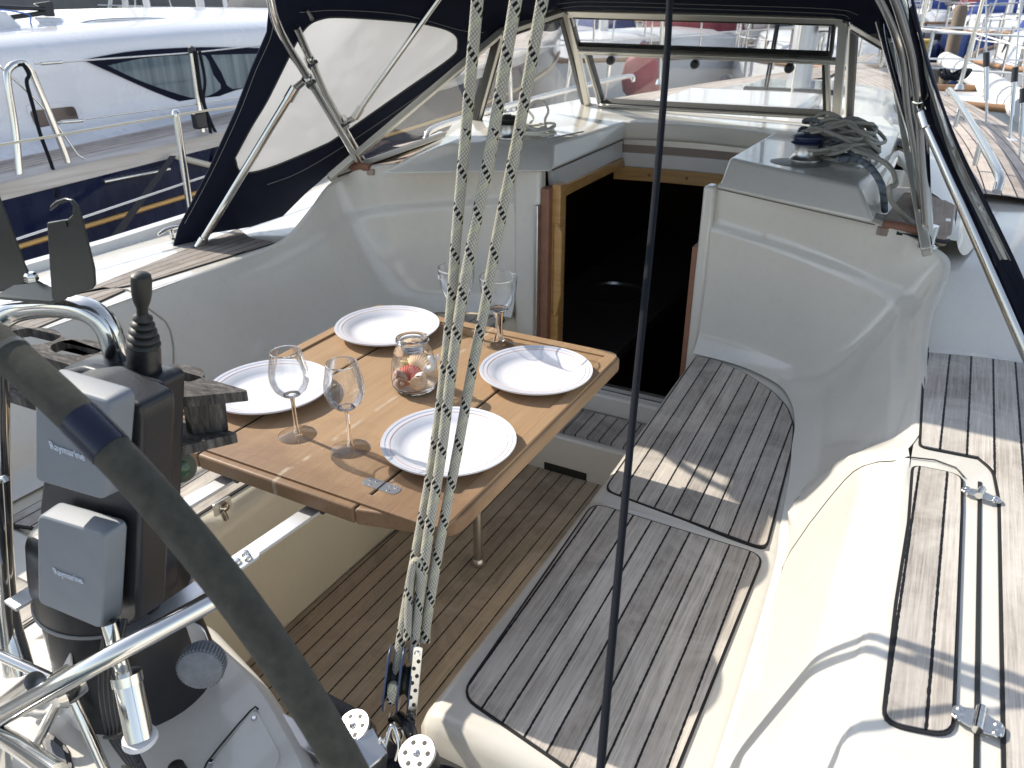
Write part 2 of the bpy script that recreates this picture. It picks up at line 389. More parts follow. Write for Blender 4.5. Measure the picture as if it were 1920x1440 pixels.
# step and sill at the companionway
box('step_riser', (-0.88, 1.972, 0.06), (0.72, 0.028, 0.15), GEL, Yt, bevel=0.008)
box('scupper_recess', (-0.876, 1.9575, 0.012), (0.15, 0.004, 0.030), RUB, Yt)
prism('step_teak', [V((-1.12, 1.995, 0.137)), V((-0.62, 1.995, 0.137)), V((-0.62, 2.155, 0.137)), V((-1.12, 2.155, 0.137))], (0, 0, -0.012), TEAK, Yt, uvf=lambda p: (p.x, p.y))
prism('step_tread', [V((-1.2, 1.986, 0.127)), V((-0.54, 1.986, 0.127)), V((-0.54, 2.24, 0.127)), V((-1.2, 2.24, 0.127))], (0, 0, -0.03), GEL, Yt)
box('companionway_sill', (-0.86, 2.19, 0.165), (0.60, 0.045, 0.075), GEL, Yt, bevel=0.01)
box('sill_track', (-0.86, 2.218, 0.21), (0.58, 0.02, 0.015), SSB, Yt)
# --- moulded coaming + seatback of one side, lofted
SEAT = 0.405
Fp = [(-.080, .20), (-.080, .62), (-.085, .95), (-.098, 1.28), (-.115, 1.42), (-.135, 1.62), (-.155, 1.75), (-.172, 1.88), (-.205, 2.0), (-.262, 2.10), (-.37, 2.17), (-.46, 2.195), (-.556, 2.205)]
Tp = [(.036, .20, .685), (.042, .62, .685), (.046, .95, .685), (.048, 1.28, .685), (.040, 1.42, .685), (.020, 1.62, .688), (.004, 1.78, .70), (.000, 1.91, .765), (.010, 2.035, .83), (-.105, 2.035, .887), (-.30, 2.13, .90), (-.43, 2.17, .905), (-.556, 2.20, .91)]
LZ = [.60, .60, .60, .62, .64, .655, .672, .70, .725, .757, .775, .788, .80]   # height of the soft ledge
N = 8
Fd = cr([(a, b, 0) for a, b in Fp], N); Td = cr(Tp, N); Ld = crs(LZ, N)
HS = [0, .015, .035, .06, .10, .16, .23, .31, .40, .50, .59, .67, .74, .80, .85, .89, .925, .95, .97, .985, 1.0]
HS = sorted(set(HS + [i / 40 for i in range(40)]))
YC = [(0, 1.345), (.08, 1.43), (.27, 1.505), (.51, 1.493), (.71, 1.455), (.98, 1.38), (1.0, 1.375)]      # where the locker lid's shoulder ends, by height
YS = [(0, 1.15), (.10, 1.211), (.2, 1.275), (.34, 1.318), (.53, 1.352), (.71, 1.368), (.9, 1.336), (1.0, 1.306)]
YA = [(0, .80), (.08, .79), (.49, .75), (.95, .69), (1.0, .68)]
def pl_at(t, h):
    for (a, b), (c, d) in zip(t, t[1:]):
        if h <= c: return lerp(b, d, (h - a) / (c - a))
    return t[-1][1]
def wallpt(i, h, port=False):
    f, t = Fd[i], Td[i]; z0 = SEAT + .006
    z = z0 + (t.z - z0) * h
    fill = 0.030 * (1 - min(1, h / 0.14)) ** 2          # soft fillet where the wall meets the seat
    top = 0.016 * sm(0.90, 1.0, h) ** 1.5
    x = lerp(f.x, t.x, h ** 0.9); y = lerp(f.y, t.y, h)
    nrm = V((-(t.y - f.y) * 0, 0, 0))
    a = Fd[max(0, i - 1)]; b = Fd[min(len(Fd) - 1, i + 1)]; d = (b - a); inn = V((-d.y, d.x, 0)).normalized()   # towards the cockpit
    y0 = f.y
    amp = sm(1.38, 1.75, y0)
    led = -0.024 * sm(Ld[i] - 0.014, Ld[i] + 0.010, z) * amp
    yc = pl_at(YC, h); ya = pl_at(YA, h)
    hump = (0.040 * (1 - sm(yc - .035, yc + .055, y)) + 0.010 * math.exp(-((y - yc + .035) / .016) ** 2)) * sm(0.0, .16, h) * (1 - 0.55 * sm(.80, 1, h)) * (.35 + .65 * sm(ya - .06, ya - .01, y))
    if port: hump *= 0.12
    fl_ = -0.012 * math.sin(min(1, h) * math.pi) * amp
    off = fill + led + hump + fl_ + top * -0.3
    p = V((x, y, z)) + inn * off
    p.z -= 0.012 * sm(0.93, 1.0, h) ** 2 * 0
    return p
def wall_rows(port):
    rows = []
    for h in HS:
        rows.append([wallpt(i, h, port) for i in range(len(Fd))])
    # rolled top edge, then over to the deck
    last = rows[-1]; r1 = []; r2 = []; r3 = []
    for i in range(len(Fd)):
        a = Td[max(0, i - 1)]; b = Td[min(len(Td) - 1, i + 1)]; d = V((b.x - a.x, b.y - a.y, 0)); o = V((d.y, -d.x, 0)).normalized()
        if d.length < 1e-6: o = V((1, 0, 0))
        wdt = 0.10
        r1.append(last[i] + o * 0.006 + V((0, 0, .005))); r2.append(last[i] + o * 0.016 + V((0, 0, .007))); r3.append(last[i] + o * wdt + V((0, 0, .006)))
    r3 = [p + V((lerp(.045, .002, sm(2.6 * N, 3.4 * N, i)), 0, lerp(lerp(-.0035, -.03, sm(2.6 * N, 3.4 * N, i)), -.10 if i < 9 * N else -.01, sm(4.2 * N, 5 * N, i)))) for i, p in enumerate(r2)]
    rows += [r1, r2, r3]
    if port: rows = [[mir(p) for p in r] for r in rows]
    return rows
for port in (False, True):
    grid('seat_back_moulding', wall_rows(port), GEL, Yt, angle=50)
# --- decks outboard of the coamings (side decks), aft part at the coaming's level
def decks(s):
    m = (lambda p: V(p)) if s > 0 else (lambda p: mir(p))
    g = G()
    xs = [0.052, .16, .3, .45, .515]
    g_grid(g, [[m((x, y, .6905 + (0.0 if x < .5 else -.01))) for x in xs] for y in (-.4, .2, .6, 1.0, 1.4, 1.7, 1.86)])
    rows = []
    for x in (0.03, 0.06, .1, .2, .3, .4, .515):      # riser to the raised side deck
        rows.append([m((x, 1.84, .688)), m((x, 1.87, .695)), m((x + .0, 1.93, .735)), m((x, 2.06, .80)), m((x, 2.12, .815)), m((x, 2.6, .80)), m((x, 3.2, .79))] )
    if s > 0: g_grid(g, rows)
    else: g_grid(g, [[m((x, y, z)) for x in (.01, .25, .515)] for y, z in ((1.86, .690), (2.2, .70), (3.0, .74), (3.4, .78))])
    return g.build('side_deck', GEL, Yt, sub=0)
decks(1); decks(-1)
# fore deck sheet (both sides, to the bow)
rows = []
for y in (3.25, 3.6, 4, 5, 6, 6.8, 7.3, 7.7, 7.95):
    h = half(y) - .04; rows.append([V((CX + h * k, y, deckz(y) + .095 * (1 - 0.4 * (1 if abs(k) == 1 else 0)) * 1.0 + 0.01 * (1 - k * k))) for k in (-1, -.8, -.5, 0, .5, .8, 1)])
grid('fore_deck', rows, GELW, Yt)
# teak on side decks of the foreship
for s in (-1, 1):
    rows = []; uvs = []
    for i in range(30):
        y = 2.9 + i * .21; h = half(y) - .07; z = deckz(y) + .104 * 1.0
        r = []; u = []
        inn = min(0.99, max(0.0, 0.95 * (1 - max(0, y - 4) / 5.2)))
        for k in range(9):
            x = lerp(max(h - lerp(.33, .62, sm(3.6, 6.2, y)), 0.02), h, k / 8); zz = z + .010 * (1 - (x / max(h, .1)) ** 2) - .028 * sm(.8, 1, x / max(h, .1))
            r.append(V((CX + s * x, y, zz + .006))); u.append((h - x, y))
        rows.append(r); uvs.append(u)
    grid('side_deck_teak', rows, TEAKD, Yt, uvs)
# --- seat benches
def bench(port):
    m = (lambda p: mir(p)) if port else (lambda p: V(p))
    g = G()
    # top + rounded inner lip + inner face, as profile swept fore and aft
    prof = [(-.07, SEAT - .001), (-.30, SEAT), (-.500, SEAT), (-.522, SEAT - .004), (-.536, SEAT - .014), (-.5435, SEAT - .03), (-.545, SEAT - .06), (-.546, .25), (-.550, .12), (-.552, -.01)]
    st = [(.672, .5), (.684, .9), (.70, 1), (.9, 1), (1.2, 1), (1.325, 1.0), (1.337, .985), (1.349, 1.0), (1.5, 1), (1.8, 1), (1.98, 1), (2.235, 1)]
    rows = []
    for y, k in st:
        r = []
        for j, (x, z) in enumerate(prof):
            zz = z - (.02 if (k == .5 and j < 6) else .004 if k == .9 else 0) - (.004 if k == .985 and j < 6 else 0)
            fl = -.02 * sm(1.3, 2.2, y) if j > 1 else 0
            xx = x + (.012 if k == .5 and j > 3 else .003 if k == .9 and j > 3 else 0)
            r.append(m((xx + fl, y, zz)))
        rows.append(r)
    # aft face of the locker
    low = [V((p.x, p.y - .012, min(p.z - .035, .37))) if j < 6 else V((p.x, p.y - .008, p.z)) for j, p in enumerate(rows[0])]
    base = [V((p.x, p.y - .012, min(p.z, .35 - .0 * j) if j < 7 else p.z)) for j, p in enumerate(low)]
    bot = [V((p.x, p.y, -.02)) for p in base]
    g_grid(g, [bot, base, low] + rows)
    return g.build('bench', GEL if not port else GEL_BOUNCE, Yt, angle=60)  # port bench takes the copy with bounce light in its colour
bench(False); bench(True)
# aft shoulder of the starboard seat runs on to the helm corner
prism('helm_seat', [V((-.56, -.4, .33)), V((.06, -.4, .33)), V((.06, .66, .33)), V((-.52, .66, .33))], (0, 0, -.35), GEL, Yt, bevel=.02)
box('locker_lid_gap', (-.30, .660, .352), (.46, .02, .006), RUB, Yt)
# --- teak panels with their caulked border
def panel(name, poly, r, z, uvf, mat=TEAK, bw=.005, m=lambda p: p, t=.004):
    ctr = sum((V(p) for p in poly), V()) / len(poly)
    out = rounded([m(V((p[0], p[1], z + t * .6))) for p in poly], r)
    g = G(); g_prism(g, out, (0, 0, -.006)); g.build(name + '_caulking', CAULK, Yt, smooth=False)
    inn = []
    q = [V((p[0], p[1], 0)) for p in poly]; n = len(q)
    area = sum(q[i].x * q[(i + 1) % n].y - q[(i + 1) % n].x * q[i].y for i in range(n)); sg = 1 if area > 0 else -1
    for i in range(n):
        a = (q[i] - q[i - 1]).normalized(); b = (q[(i + 1) % n] - q[i]).normalized()
        na = V((-a.y, a.x, 0)) * sg; nb = V((-b.y, b.x, 0)) * sg; k = (na + nb); k = k / max(.3, k.length_squared) * 2
        inn.append(V((q[i].x, q[i].y, z + t)) + k * bw)
    top = rounded([m(p) for p in inn], [max(0, x - bw) for x in r] if isinstance(r, list) else max(0, r - bw))
    return prism(name, top, (0, 0, -.006), mat, Yt, uvf=uvf)
def z2(pts, z): return [Z(px, py, z) for px, py in pts]
# starboard aft seat: the seams splay a little
A0 = Z(868, 1296, SEAT); A1 = Z(1110, 945, SEAT); A2 = Z(1432, 1048, SEAT); A3 = Z(1238, 1490, SEAT)
def fan(x0, w0, x1, w1, y0, y1):
    # u measured from the inner edge, scaled so seams converge with the panel
    def f(p):
        t = (p.y - y0) / (y1 - y0); xa = lerp(x0, x1, t); wa = lerp(w0, w1, t)
        return ((p.x - xa) / wa * w0, p.y)
    return f
def quad_uv(name, corners, r, z, nplank, width, mat=TEAK, mirr=False):
    pass
aft = [V((-.497, .722, 0)), V((-.518, 1.318, 0)), V((-.172, 1.318, 0)), V((-.166, .60, 0)), V((-.30, .60, 0)), V((-.42, .70, 0))]
aft = [V((A0.x, .735, 0)), V((A1.x, 1.318, 0)), V((A2.x, 1.312, 0)), V((-.155, .66, 0)), V((-.24, .685, 0))]
sa = panel('seat_teak', aft, [.035, .035, .035, .03, .0], SEAT, lambda p: (p.x + .497 + (p.y - .735) * .02, p.y), bw=.0045)
B = [Z(px, py, SEAT) for px, py in ((1132, 916), (1305, 668), (1345, 676), (1400, 702), (1450, 735), (1478, 765), (1490, 800), (1487, 840), (1438, 1034))]
B = [V((-.520, 1.372, 0)), V((B[1].x, B[1].y, 0))] + [V((p.x, p.y, 0)) for p in B[2:]]
panel('seat_teak', B, [.03, .025, .02, .03, .03, .03, .03, .03, .03], SEAT, lambda p: (p.x + .520 + (p.y - 1.37) * .032, p.y), bw=.0045)
panel('seat_teak', aft, [.035, .035, .035, .03, .0], SEAT, lambda p: (p.x + .497, p.y), bw=.0045, m=mir)
panel('seat_teak', B, .03, SEAT, lambda p: (p.x + .520, p.y), bw=.0045, m=mir)
panel('seat_teak', [V((-.49, -.3, 0)), V((-.16, -.3, 0)), V((-.16, .58, 0)), V((-.49, .58, 0))], .03, SEAT - .005, lambda p: (p.x, p.y), m=mir)
box('port_seat_base', (mir((-.31, 0, 0)).x, .15, .2), (.46, 1.05, .40), GEL, Yt, bevel=.01)
# locker lid teak and side deck teak
DZ = .691
lid = [Z(px, py, DZ) for px, py in ((1708, 872), (1806, 892), (1806, 960), (1790, 1388), (1650, 1360), (1676, 1130), (1700, 980))]
panel('locker_teak', lid, [.02, .025, .0, .025, .025, 0, 0], DZ, lambda p: (p.x - .0655 + .0405 * 1, p.y), bw=.0045)
def deckteak(m):
    pts = [(.040, 1.797), (.06, 1.80), (.14, 1.822), (.22, 1.83), (.47, 1.83), (.47, -.3), (.1775, -.3), (.1775, .69), (.1785, 1.24), (.171, 1.33), (.15, 1.36), (.060, 1.355), (.058, 1.40), (.050, 1.6)]
    return panel('deck_teak_panel', [V((a, b, 0)) for a, b in pts], [.02, .03, .03, 0, .02, .02, .02, 0, .03, .03, 0, .015, .02, 0], DZ, lambda p: (p.x - .052, p.y), TEAKD if m is not None and m is mir else TEAK, bw=.0045, m=m or (lambda p: p))
deckteak(None)
# port side deck teak (from the photo): planks, panel break where the locker lid ends
TEAKP = teak('side_deck_teak', (0.40, .36, .32), (.20, .17, .15), .034, .0035)
P1 = [Z(px, py, DZ) for px, py in ((120, 560), (300, 488), (447, 430), (470, 447), (518, 456), (272, 532))]
panel('deck_teak_panel', P1, [.0, .0, .01, .0, .0, .0], DZ, lambda p: (p.x, p.y), TEAKP, bw=.003)
P2 = [Z(px, py, DZ) for px, py in ((195, 540), (237, 545), (160, 580), (60, 622), (-160, 700), (-240, 690), (-60, 600))]
panel('deck_teak_panel', P2, [0, .01, 0, 0, 0, 0, 0], DZ, lambda p: (p.x, p.y), TEAKP, bw=.003)
# locker seams: lid joints on both coamings, hinge-side gap to starboard
def seam(pts, r=.0022, mat=RUB, name='lid_seam', n=0): return tube(name, pts, r, mat, Yt, 6, n=n)
def wy(y, h, port=False, out=.0):
    best = min(range(len(Fd)), key=lambda i: abs(lerp(Fd[i].y, Td[i].y, h) - y)); p = wallpt(best, h)
    # refine along the neighbour
    return mir(p) if port else p
def wally(y, h, port=False):
    i = 0
    ds = [lerp(Fd[k].y, Td[k].y, h) for k in range(len(Fd))]
    for k in range(len(ds) - 1):
        if ds[k] <= y <= ds[k + 1]: i = k; break
    a, b = wallpt(i, h, port), wallpt(i + 1, h, port); t = (y - ds[i]) / max(1e-6, ds[i + 1] - ds[i]); p = a.lerp(b, t)
    return mir(p) if port else p
for port in (False, True):
    yy = 1.265 if not port else 1.20
    pts = [wally(pl_at(YS, h) - (.09 if port else 0), h, port) for h in [.08, .14, .2, .27, .34, .42, .5, .58, .66, .74, .82, .9, .97]]
    e = pts[-1]; sgn = -1 if port else 1
    pts += [V((e.x + sgn * .02, yy + .045, .693)), V((e.x + sgn * .06, yy + .055, .6935)), V((e.x + sgn * .092, yy + .045, .6935)), V((e.x + sgn * .104, yy + .02, .6935))]
    seam(pts, .0013 if not port else .0026, RUB if not port else simple('seam_shade', (.30, .28, .23), .6))
gp = [V((.1545, 1.30, .6955)), V((.1555, .6, .6955)), V((.1565, .1, .6955))]
bar('hinge_gap', V((.1545, 1.285, .6895)), V((.1565, .1, .6895)), .0055, .0045, RUB, Yt)
# rounded lid rim inside the deck moulding, and the curved end of the lid by the helm
arc = [wally(y, h) for y, h in ((.775, .3), (.75, .5), (.725, .7), (.70, .88))]
arc += [V((.08, .672, .6905)), V((.11, .660, .6905)), V((.148, .640, .6905))]
# hinges
def hinge(px1, px2, mid, w):
    a = Z(*px1, .70); b = Z(*px2, .70); c = Z(*mid, .70)
    h = link('lid_hinge', None, Yt)
    d = (b - a).normalized(); nrm = V((-d.y, d.x, 0))
    for k, (p, q) in enumerate(((a, c - d * .003), (c + d * .003, b))):
        o1 = p if k == 0 else q; o2 = q if k == 0 else p
        poly = [p + nrm * w * (.55 if k == 0 else .95), q + nrm * w * (.95 if k == 0 else .55), q - nrm * w * (.95 if k == 0 else .55), p - nrm * w * (.55 if k == 0 else .95)]
        prism('hinge_leaf', rounded(poly, .005), (0, 0, -.003), SSB, h, bevel=.001)
        for sgn in (-1, 1):
            s = o1.lerp(o2, .32) + nrm * w * .42 * sgn
            lathe('screw', [(0, .0015), (.0035, .0013), (.0048, 0), (.0048, -.002)], s + V((0, 0, .0)), SS, h, sides=14)
    for j in range(4):
        t0 = c - nrm * w * (1.15 - j * .575); tube('hinge_knuckle', [t0 + V((0, 0, .002)), t0 + nrm * w * .55 + V((0, 0, .002))], .0055, SS, h, 12)
for hp in (((1803, 915), (1878, 940), (1838, 925), .011), ((1785, 1330), (1884, 1372), (1836, 1350), .0155)):
    hinge(*hp)
# small oval scupper cover on the seat back, starboard
# --- cockpit well, port side: locker front with recess, latch
box('locker_recess', (-1.222, 1.02, .19), (.006, .26, .15), GEL_BOUNCE, Yt, bevel=.003)
# ================================================================== coachroof, companionway
WOOD = MT('varnished_wood')
_g = WOOD.noise(WOOD.scale(WOOD.geo(), (3, 9, 60)), 1.0, 5, .6, 1.0)
WOOD.l(WOOD.ramp(_g, [(.3, (.42, .22, .07)), (.6, (.58, .34, .13)), (.75, (.36, .18, .06))]), WOOD.b.inputs['Base Color']); WOOD.set(rough=.32, coat=.2); WOOD = WOOD.m
BROWN = simple('worn_teak_edge', (.27, .13, .08), .5, var=.3, vs=30)
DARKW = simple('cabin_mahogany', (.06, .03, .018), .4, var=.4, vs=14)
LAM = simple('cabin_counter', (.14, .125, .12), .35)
PZ = .97; BZ = .905
b_ = Z(1036, 268, PZ); c_ = Z(1172, 228, PZ); d_ = Z(1448, 249, PZ); e_ = Z(1367, 295, PZ); f_ = Z(1610, 351, PZ); a_ = Z(822, 275, PZ)
arcb = [c_.lerp(d_, t) + V((0, .05 * math.sin(math.pi * t), 0)) for t in (.04, .2, .4, .6, .8, .96)]
BL = Z(1112, 207, .95); BR = Z(1560, 247, .95)
top = [a_, b_, c_] + arcb + [d_, e_, f_, V((-.15, 2.45, PZ)), V((-.16, 3.05, PZ)), V((BR.x + .14, 3.42, PZ)), V((BL.x - .14, 3.5, PZ)), V((-1.56, 3.05, PZ)), V((-1.66, 2.6, PZ))]
n_ = len(top)
ba = Z(706, 327, BZ); bb = Z(1033, 322, BZ); be = Z(1345, 353, BZ); bf = Z(1640, 421, BZ)
bot = [ba, bb, V((c_.x, c_.y, BZ))] + [V((p.x, p.y, BZ)) for p in arcb] + [V((d_.x, d_.y, BZ)), be, bf] + [V((p.x + (.02 if p.x > CX else -.05), p.y, BZ)) for p in top[-6:]]
g = G()
def inset(poly, k):
    c = sum(poly, V()) / len(poly); return poly
g.add(top + bot, [list(range(n_))[::-1]] + [[i, (i + 1) % n_, (i + 1) % n_ + n_, i + n_] for i in range(n_)] + [[n_ + i for i in range(n_)]])
pl = g.build('winch_plinth', GEL, Yt, bevel=.012, seg=4)
# little lower flange seen under the starboard plinth
seam([be + V((0, .004, -.002)), bf + V((0, .006, -.002))], .0018, simple('joint_shade', (.15, .15, .14), .6), 'plinth_joint')
# teak pads beside the plinths
tp = [Z(px, py, .862) for px, py in ((1640, 420), (1700, 455), (1752, 490), (1772, 480), (1776, 400), (1740, 372), (1690, 345), (1650, 360))]
TEAKC = teak('pad_teak', (0.46, .38, .31), (.24, .18, .14), .052, .0035, caulk=(.25, .22, .2))
tp = [V((-.115, 2.055, .888)), V((-.04, 2.06, .882)), V((.036, 2.075, .874)), V((.048, 2.12, .874)), V((.045, 2.45, .874)), V((-.02, 2.56, .878)), V((-.09, 2.5, .884))]
prism('teak_pad', tp, (0, 0, -.02), TEAKC, Yt, uvf=lambda p: (p.x, p.y), bevel=.003)
tube('pad_border', [V((-.07, 2.052, .880)), V((-.04, 2.054, .876)), V((.04, 2.066, .868)), V((.053, 2.12, .868)), V((.05, 2.45, .868))], .0045, CAULK, Yt, 6)
tube('pad_trim', [V((-.105, 2.068, .892)), V((-.06, 2.067, .889)), V((-.01, 2.072, .884))], [.012, .014, .008], BROWN, Yt, 8)
prism('teak_pad', [mir(p) for p in tp], (0, 0, -.02), TEAKC, Yt, uvf=lambda p: (p.x, p.y), bevel=.003)
tube('pad_trim', [mir(V((-.10, 2.062, .892))), mir(V((-.03, 2.064, .886))), mir(V((.035, 2.085, .88)))], [.012, .016, .008], BROWN, Yt, 8)
for s in (1, -1):
    m = (lambda p: V(p)) if s > 0 else mir
    grid('plinth_apron', [[m((x, max(y, y0_), z)) for x, y0_ in ((-.30, 2.26), (-.2, 2.20), (-.10, 2.10), (.062, 2.08))] for y, z in ((2.068, .872), (2.3, .8695), (2.6, .8695), (2.9, .8695))], GEL, Yt, solid=.004)
# bulkhead columns and door frame
box('bulkhead_column', (-1.150, 2.232, .52), (.095, .05, .78), GEL, Yt, bevel=.012)
box('bulkhead_column', (-.571, 2.232, .52), (.035, .05, .78), GEL, Yt, bevel=.01)
box('bulkhead', (-1.5, 2.262, .3), (.62, .03, 1.15), GEL, Yt); box('bulkhead', (-.26, 2.262, .3), (.60, .03, 1.15), GEL, Yt)
box('washboard_track', (-1.108, 2.206, .50), (.014, .03, .60), SSB, Yt, bevel=.003)
box('door_jamb', (-1.088, 2.242, .50), (.030, .060, .70), BROWN, Yt, bevel=.004)
box('door_jamb', (-1.061, 2.262, .50), (.030, .045, .72), WOOD, Yt, bevel=.003)
box('door_jamb', (-.596, 2.245, .45), (.018, .06, .56), BROWN, Yt, bevel=.004)
hd = V((-1.117, 2.236, 0))
prism('jamb_handle', [V((-1.052, 2.232, .74)), V((-1.037, 2.232, .71)), V((-1.035, 2.232, .50)), V((-1.050, 2.232, .42)), V((-1.064, 2.232, .42)), V((-1.064, 2.232, .74))], (0, .02, 0), WOOD, Yt, bevel=.004)
# inner faces of the hatch opening: white cheeks, wooden trims, hatch slide
def strip(name, pa, pb, za, zb, mat, th=.012, px=None, zc=None, zd=None):
    pass
cheekx = -1.095
def cheek(name, pts, th, mat):                  # polygon on the port cheek, from pixel corners
    q = [X(px, py, cheekx) for px, py in pts]; return prism(name, q, (-th, 0, 0), mat, Yt)
cheek('cheek_panel', ((1037, 318), (1167, 262), (1167, 300), (1070, 342), (1050, 352), (1040, 352)), .02, GELW)
cheek('slide_recess', ((1036, 302), (1168, 246), (1167, 264), (1037, 320)), .004, RUB)
q = [X(px, py, cheekx + .012) for px, py in ((1050, 352), (1170, 296), (1172, 312), (1072, 362), (1052, 374))]
prism('hatch_trim', q, (-.02, 0, 0), WOOD, Yt, bevel=.002)
yb = 2.90
def bm_(name, x0, x1, y, z0, z1, th, mat, bow=.03, bev=.002):
    rows = []
    pts = [(lerp(x0, x1, t), y + bow * math.sin(math.pi * t)) for t in [i / 10 for i in range(11)]]
    g = G(); f = [[V((a, b, z0)) for a, b in pts], [V((a, b, z1)) for a, b in pts], [V((a, b + th, z1)) for a, b in pts], [V((a, b + th, z0)) for a, b in pts]]
    f.append(f[0]); g_grid(g, f); return g.build(name, mat, Yt, bevel=bev)
DKSS = simple('tinted_slide', (.16, .13, .12), .25, .4)
bm_('hatch_edge', -1.12, -.5, 2.90, .880, .915, .03, SSB)
bm_('hatch_edge_panel', -1.12, -.5, 2.905, .850, .880, .03, simple('hatch_tan', (.33, .26, .22), .45))
bm_('hatch_fascia', -1.12, -.5, 2.90, .800, .850, .03, GELW)
bm_('hatch_trim', -1.12, -.5, 2.88, .752, .80, .04, WOOD)
for t in (.12, .35): lathe('trim_plug', [(0, .001), (.006, .001), (.006, -.003)], (lerp(-1.12, -.5, t + .1), 2.878 + .03 * math.sin(math.pi * (t + .1)), .775), BROWN, Yt, axis=(0, -1, 0), sides=12)
# cabin below
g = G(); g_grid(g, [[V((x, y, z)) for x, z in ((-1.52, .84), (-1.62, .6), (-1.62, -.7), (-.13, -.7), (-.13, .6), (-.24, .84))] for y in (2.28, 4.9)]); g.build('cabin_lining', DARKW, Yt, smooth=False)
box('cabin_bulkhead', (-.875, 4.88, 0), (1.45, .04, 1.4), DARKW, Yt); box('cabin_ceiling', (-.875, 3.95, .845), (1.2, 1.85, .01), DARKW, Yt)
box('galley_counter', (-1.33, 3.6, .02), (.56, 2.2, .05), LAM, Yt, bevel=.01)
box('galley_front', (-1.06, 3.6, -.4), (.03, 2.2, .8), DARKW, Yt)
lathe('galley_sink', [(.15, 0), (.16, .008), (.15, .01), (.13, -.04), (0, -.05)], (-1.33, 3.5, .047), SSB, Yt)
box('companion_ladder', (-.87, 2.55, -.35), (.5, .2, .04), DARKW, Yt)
# coachroof forward of the windscreen
rows = []
for y, zt in ((3.20, .88), (3.28, .95), (3.6, .925), (4.4, .90), (5.0, .88), (5.5, .865), (5.9, .85), (6.2, .80)):
    hw = .66 * (1 - max(0, y - 3.3) / 7.5); hb = hw + .12; zb = deckz(y) + .10
    rows.append([V((CX - hb, y, zb)), V((CX - hw - .03, y, lerp(zb, zt, .55))), V((CX - hw, y, zt - .02)), V((CX - hw + .05, y, zt)), V((CX - hw * .4, y, zt + .02)), V((CX, y, zt + .025)), V((CX + hw * .4, y, zt + .02)), V((CX + hw - .05, y, zt)), V((CX + hw, y, zt - .02)), V((CX + hw + .03, y, lerp(zb, zt, .55))), V((CX + hb, y, zb))])
grid('coachroof', rows, GELW, Yt, sub=1, angle=180)
box('hatch_garage', (CX, 3.72, .955), (.62, .55, .05), GELW, Yt, bevel=.02)
SMOKE = simple('smoked_acrylic', (.05, .055, .06), .08)
box('deck_hatch', (CX + .05, 4.9, .915), (.5, .5, .03), SMOKE, Yt, bevel=.01)
# cabin side between coaming and windscreen, both sides: a sloping apron up to plinth height
for s in (1, -1):
    m = (lambda p: V(p)) if s > 0 else (lambda p: mir(p))
    rows = [[m((.09, 2.08, .82)), m((.064, 2.1, .85)), m((.060, 2.12, .866)), m((.056, 2.13, .868))],
            [m((.13, 2.48, .815)), m((.10, 2.48, .85)), m((.075, 2.48, .866)), m((.056, 2.48, .868))],
            [m((.13, 2.64, .815)), m((.09, 2.64, .86)), m((.02, 2.64, .885)), m((-.12, 2.64, .9))],
            [m((.12, 3.0, .82)), m((.07, 3.0, .87)), m((-.02, 3.0, .91)), m((-.16, 3.0, .94))],
            [m((.04, 3.4, .84)), m((-.02, 3.4, .89)), m((-.10, 3.4, .93)), m((-.25, 3.4, .96))]]
    grid('cabin_side', rows, GEL, Yt, sub=2, angle=180)
# handrails on the coachroof
for s in (1, -1):
    m = (lambda p: V(p)) if s > 0 else (lambda p: mir(p))
    pts = [m(p) for p in ((.150, 2.75, .86), (.150, 2.80, .895), (.125, 3.0, .915), (.075, 3.4, .935), (.0, 4.0, .96), (-.06, 4.5, .97), (-.065, 4.56, .94))]
    tube('handrail', pts, .013, SS, Yt, 12, n=4)
    for q in ((.09, 3.28, .90), (.0, 4.0, .93)): tube('handrail_foot', [m((q[0], q[1], q[2] - .06)), m((q[0], q[1], q[2] + .03))], .009, SS, Yt, 10)
# ================================================================== windscreen
Wd = thing('windscreen', 'framed glass windscreen with opening centre window under the navy sprayhood', 'windscreen')
YB = (BL.y + BR.y) / 2
TL = Y(1066, 20, YB - .34); TR = Y(1588, 42, YB - .34)
n0 = (BR - BL).cross(TL - BL).normalized()
def pw(px, py): return PL(px, py, BL, n0)
def member(gg, p, q, w, h, nrm): g_bar(gg, p, q, w, h, nrm)
g = G()
cr_ = [pw(1103, 200), pw(1566, 243), pw(1582, 40), pw(1066, 24)]
fr = link('window_frame', None, Wd)
def framebars(gname, segs, mat, parent, nrm, bev=.003):
    g = G()
    for p, q, w, h in segs: g_bar(g, p, q, w, h, nrm)
    return g.build(gname, mat, parent, bevel=bev)
c1, c2, c3, c4 = cr_
framebars('outer_frame', [(c1, c2, .030, .016), (c2, c3, .028, .017), (c3, c4, .030, .016), (c4, c1, .028, .017), (pw(1086, 96), pw(1574, 115), .018, .018)], ALU, Wd, n0)
framebars('window_seal', [(pw(1076, 31), pw(1562, 43), .005, .019), (pw(1564, 42), pw(1558, 104), .009, .020), (pw(1087, 85), pw(1560, 103), .012, .021), (pw(1071, 30), pw(1086, 88), .007, .022)], RUB, Wd, n0, .001)
framebars('sash', [(pw(1098, 100), pw(1124, 192), .010, .020), (pw(1122, 196), pw(1556, 219), .012, .021), (pw(1554, 218), pw(1551, 116), .012, .020), (pw(1099, 98), pw(1552, 116), .006, .022)], ALU, Wd, n0, .002)
framebars('sash_seal', [(pw(1105, 101), pw(1130, 186), .006, .023), (pw(1128, 189), pw(1548, 212), .008, .024), (pw(1547, 212), pw(1545, 119), .007, .023)], RUB, Wd, n0, .001)
GLASS = thin_glass('window_glass', (.985, .99, .99), dirt=.006, base=0.0, fk=.22)
